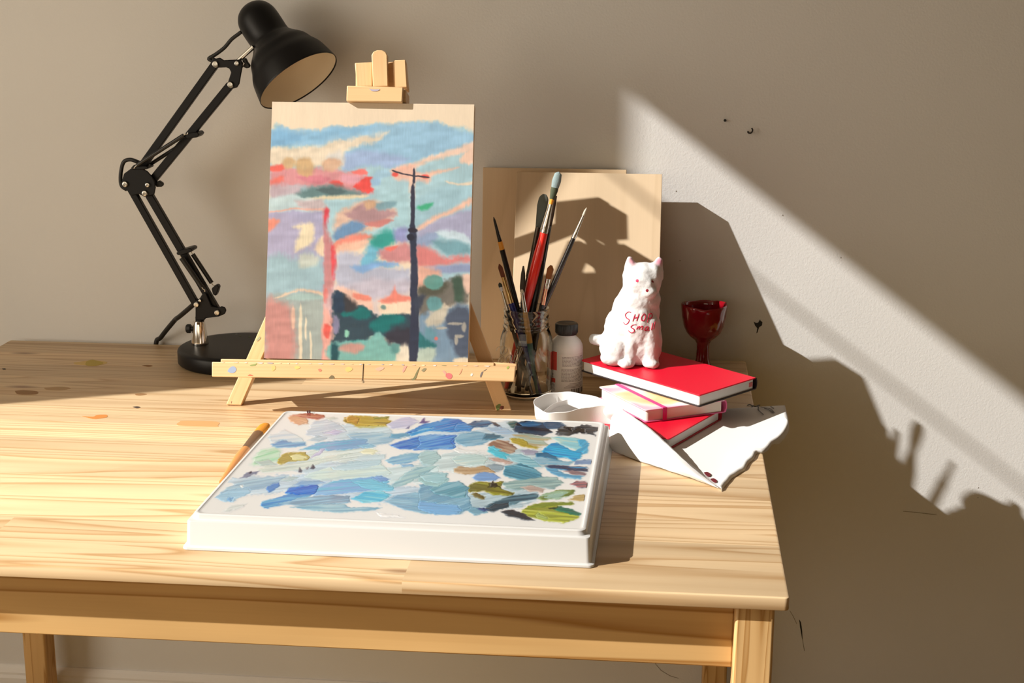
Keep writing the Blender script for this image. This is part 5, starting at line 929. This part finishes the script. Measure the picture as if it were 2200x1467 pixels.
M_past = pastel(); M_pink = mat('magenta elastic', (.55, .02, .19), .5); M_pinkc = mat('pink binding', (.62, .10, .24), .45)
def book(label, F, a_fore, Lf, a_short, Ls, th, mtop, mbot, mspine, mpage, group=None):
    """F: the corner nearest the viewer (bottom); a_fore runs along the open edge, a_short along the end of the pages towards the spine"""
    F = Vector(F); e1 = Vector((math.cos(a_fore), math.sin(a_fore), 0)); e2 = Vector((math.cos(a_short), math.sin(a_short), 0)); t_ = thing('book', F, label, 'book', group)
    ct = .0017
    def out2(i0, i1, r=.004):
        q = [(i0, i0), (Lf-i0, i0), (Lf-i0, Ls-i1), (i0, Ls-i1)]; pts = []
        for k, (u, v) in enumerate(q):
            c_ = Vector((u, v)); a_ = Vector(q[k-1]); b_ = Vector(q[(k+1) % 4]); da = (a_-c_).normalized(); db = (b_-c_).normalized(); rr = r if k in (0, 1) else .0006
            for s_ in range(6):
                w = s_/5; pts.append(c_ + da*rr*(1-w)**2 + db*rr*w**2)
        return [F+e1*p.x+e2*p.y for p in pts]
    MB().prism([p+Z*(th-ct) for p in out2(0, 0)], Z, ct).build('front_cover', mtop, t_, bevel=.0005)
    MB().prism(out2(0, 0), Z, ct).build('back_cover', mbot, t_, bevel=.0005)
    pg = MB().prism([p+Z*(ct+.0001) for p in out2(.0022, .004, .005)], Z, th-2*ct-.0002).build('page_block', mpage, t_)
    sp_ = [(0, Ls-.0005, 0), (0, Ls+.002, .001), (0, Ls+.0034, th*.3), (0, Ls+.0036, th*.5), (0, Ls+.0034, th*.7), (0, Ls+.002, th-.001), (0, Ls-.0005, th), (0, Ls-.0005, th-.0014), (0, Ls+.0018, th*.68), (0, Ls+.0020, th*.5), (0, Ls+.0018, th*.32), (0, Ls-.0005, .0014)]
    MB().rings([[F+e1*u+e2*v+Z*w for _, v, w in sp_] for u in (0, Lf)]).build('spine', mspine, t_, 40)
    return t_, F, e1, e2, pg
R_ = math.radians
zb0 = ZT+.0016
b1 = book('red hardback book at the bottom of the stack on the white cloth', (.481, -.474, zb0), R_(153.6), .115, R_(63.6), .157, .0152, M_red, M_redk, M_redk, M_page, 'stacked notebooks')
zb1 = zb0+.0155
b2 = book('pastel pink and orange notebook with a magenta elastic, middle of the stack', (.449, -.410, zb1), R_(121.5), .128, R_(30), .122, .0178, M_past, M_pinkc, M_pinkc, M_pagec, 'stacked notebooks')
t_, F_, e1_, e2_, pg_ = b2
o1 = F_+e2_*.026-e1_*.0006; bandm = MB(); wv = .0062
bandm.obb(o1-Z*.0004, e2_, e1_, Z, wv, .0006, .0178+.0008); bandm.obb(o1+Z*.0178, e2_, e1_, Z, wv, .1288, .0006); bandm.obb(o1+e1_*.1288-Z*.0004, e2_, e1_, Z, wv, .0006, .0186)
bandm.build('elastic_band', M_pink, t_)
zb2 = zb1+.0184
TH3 = .0170
b3 = book('wide red notebook with a dark back cover on top of the stack, under the cat', (.5195, -.391, zb2), R_(135.0), .236, R_(51), .125, TH3, M_red, M_dark, M_dark, M_page, 'stacked notebooks')
t_, F_, e1_, e2_, pg_ = b3
MB().obb(F_+e2_*.112+e1_*.0016+Z*.0052, e2_, e1_, Z, .0075, .004, .0062).build('page_marker', mat('pink ribbon', (.62, .16, .16), .5), t_)
ZC3 = zb2+TH3
print('top book z', ZC3)

# ------------------------------------------------------------------ plaster cat
CK = 1/1478.0; CO = Vector((at(1365, 785, y=-.235).x, -.228, ZC3))
yaxis = (Vector((CAM.x, CAM.y, 0))-Vector((CO.x, CO.y, 0))).normalized()*-1; xaxis = Vector((yaxis.y, -yaxis.x, 0))
def cpx(x, y, dpt=0): return CO + xaxis*((x-1365)*CK) + Z*((781-y)*CK*1.025) + yaxis*(dpt*CK)
cbm = bmesh.new()
def ell(c, r, rot=0.0, tilt=0.0):
    m_ = Matrix.Translation(c) @ Matrix(((xaxis.x, yaxis.x, 0, 0), (xaxis.y, yaxis.y, 0, 0), (0, 0, 1, 0), (0, 0, 0, 1))) @ Matrix.Rotation(tilt, 4, 'Y') @ Matrix.Diagonal((r[0]*CK, r[1]*CK, r[2]*CK, 1))
    bmesh.ops.create_icosphere(cbm, subdivisions=3, radius=1, matrix=m_)
def caps(a, b, r0, r1, n=9):
    for i in range(n+1):
        t = i/n; c = tuple(a[k]+(b[k]-a[k])*t for k in range(3)); r = r0+(r1-r0)*t; ell(cpx(*c), (r, r, r))
ell(cpx(1354, 740, 6), (65, 54, 46)); ell(cpx(1357, 708, 4), (60, 48, 52)); ell(cpx(1363, 674, -2), (51, 43, 50)); ell(cpx(1370, 648, -6), (45, 40, 40))
ell(cpx(1374, 612, -8), (40, 38, 42)); ell(cpx(1375, 594, -6), (41, 33, 24)); ell(cpx(1352, 604, -8), (18, 25, 36)); ell(cpx(1397, 604, -10), (19, 25, 36)); ell(cpx(1370, 700, -26), (36, 26, 62)); ell(cpx(1374, 745, -24), (32, 24, 40))
ell(cpx(1389, 626, -36), (18, 14, 14)); ell(cpx(1387, 612, -34), (12, 12, 18))
for i in range(10):
    t = i/9; ell(cpx(1355-7*t, 598-31*t, -8), (22-14*t, 13-6*t, 14-5*t)); ell(cpx(1397+12*t, 600-33*t, -8), (23-15*t, 13-6*t, 14-5*t))
caps((1362, 692, -30), (1351, 766, -38), 18, 16); ell(cpx(1347, 773, -48), (17, 18, 11))
caps((1392, 692, -28), (1396, 766, -34), 20, 18); ell(cpx(1398, 773, -44), (18, 18, 11))
ell(cpx(1326, 748, -8), (38, 46, 38)); ell(cpx(1318, 766, -28), (28, 26, 17)); ell(cpx(1402, 740, 0), (18, 42, 42))
caps((1312, 745, 20), (1277, 738, 14), 13, 12)
for v in cbm.verts:
    if v.co.z < ZC3+.0004: v.co.z = ZC3+.0004
cme = bpy.data.meshes.new('cat_shape'); cbm.to_mesh(cme); cbm.free(); co_ = bpy.data.objects.new('cat_shape', cme); COL.objects.link(co_)
d_ = co_.modifiers.new('r', 'REMESH'); d_.mode = 'VOXEL'; d_.voxel_size = .0016
d_ = co_.modifiers.new('s', 'SMOOTH'); d_.factor = .5; d_.iterations = 10
dg = bpy.context.evaluated_depsgraph_get(); cm2 = bpy.data.meshes.new_from_object(co_.evaluated_get(dg)); bpy.data.objects.remove(co_)
cat = thing('cat_figurine', CO, 'white plaster cat figurine with red painted lettering sitting on the red notebook', 'figurine')
n_ = len(cm2.vertices); cc = np.zeros(n_*3, np.float32); cm2.vertices.foreach_get('co', cc); cc = cc.reshape(-1, 3)
cc[:, 2] = np.maximum(cc[:, 2], ZC3+.0003)
nz = (vnoise(cc[:, 0]*330+cc[:, 1]*210, cc[:, 2]*300, 91)-.5)*.0006+(vnoise(cc[:, 0]*120+50, cc[:, 2]*130+cc[:, 1]*90, 92)-.5)*.0010
nn = np.zeros(n_*3, np.float32); cm2.vertices.foreach_get('normal', nn); nn = nn.reshape(-1, 3); cc = cc+nn*nz[:, None]; cc[:, 2] = np.maximum(cc[:, 2], ZC3+.0002)
bv = BVHTree.FromPolygons([Vector(p) for p in cc.tolist()], [tuple(p.vertices) for p in cm2.polygons])
paintc = np.ones((n_, 4), np.float32)*np.array([.64, .635, .63, 1], np.float32)
def tint(c, r, col, pw_=1.0):
    d = np.linalg.norm(cc-np.array(c)[None], axis=1)/r; a = np.clip(1.3-d, 0, 1)[:, None]*pw_; front = np.clip((nn@np.array(-yaxis))*2, 0, 1)[:, None]; paintc[:, :3] = paintc[:, :3]*(1-a*front)+np.array(col)*a*front
tint(cpx(1353, 567, -14), .0075, (.62, .26, .32), .9); tint(cpx(1409, 567, -14), .0070, (.50, .16, .24), .9)
cm2.vertices.foreach_set('co', (cc-np.array(CO)[None]).astype(np.float32).ravel()); cm2.update(); cm2.materials.clear(); cm2.materials.append(attr_mat('white plaster', .75, .2, bump=(420, .25, .0012)))
at_ = cm2.attributes.new('paint', 'FLOAT_COLOR', 'POINT'); at_.data.foreach_set('color', paintc.ravel()); cm2.shade_smooth()
cob = bpy.data.objects.new('cat_body', cm2); COL.objects.link(cob); cob.parent = cat
def onc(px, py, off=.00005):
    h = bv.ray_cast(CAM, ray(px, py).normalized(), 10); return (h[0]+h[1]*off) if h[0] else None
M_let = mat('crimson brush lettering', (.50, .006, .045), .5)
def cl_(pts): return [(1260+x/5.644, 540+y/5.644) for x, y in pts]
for s_ in ([(540, 740), (505, 735), (472, 768), (488, 808), (518, 830), (505, 868), (472, 885), (448, 860)], [(590, 760), (562, 850)], [(637, 755), (608, 845)], [(572, 812), (630, 797)], [(695, 757), (668, 795), (670, 835), (695, 840), (715, 800), (710, 762), (695, 757)], [(760, 758), (737, 862)], [(755, 765), (785, 752), (797, 782), (778, 812), (748, 818)],
    [(603, 888), (562, 893), (540, 918), (574, 944), (578, 972), (542, 987), (508, 960)], [(606, 945), (626, 908)], [(612, 935), (640, 910), (645, 920), (632, 945)], [(640, 930), (670, 906), (680, 915), (668, 950)], [(745, 912), (715, 922), (704, 950), (728, 958), (752, 915), (745, 958), (765, 955)], [(805, 868), (786, 955)], [(832, 852), (815, 945)]):
    pp = [onc(p.x, p.y) for p in spline([Vector((x, y, 0)) for x, y in cl_(s_)], 4)]; pp = [p for p in pp if p is not None]
    if len(pp) > 1: MB().tube(pp, [.0005+.0003*math.sin(math.pi*i/(len(pp)-1)) for i in range(len(pp))], 8).build('painted_letter', M_let, cat, 180)
M_eye = mat('pink painted eye', (.62, .03, .10), .5); M_nose = mat('dark red painted nose', (.25, .01, .02), .5)
for x, y, r, m, nm in ((1369, 603, .0022, M_eye, 'eye'), (1402, 604.5, .0022, M_nose, 'eye'), (1390.5, 624, .0021, M_nose, 'nose')):
    h = onc(x, y, 0)
    if h is not None:
        nv = bv.ray_cast(CAM, ray(x, y).normalized(), 10)[1]; MB().lathe([(-.002, r), (.00005, r), (.0002, r*.6), (.00022, 1e-5)], h, nv, 14).build(nm, m, cat, 60)
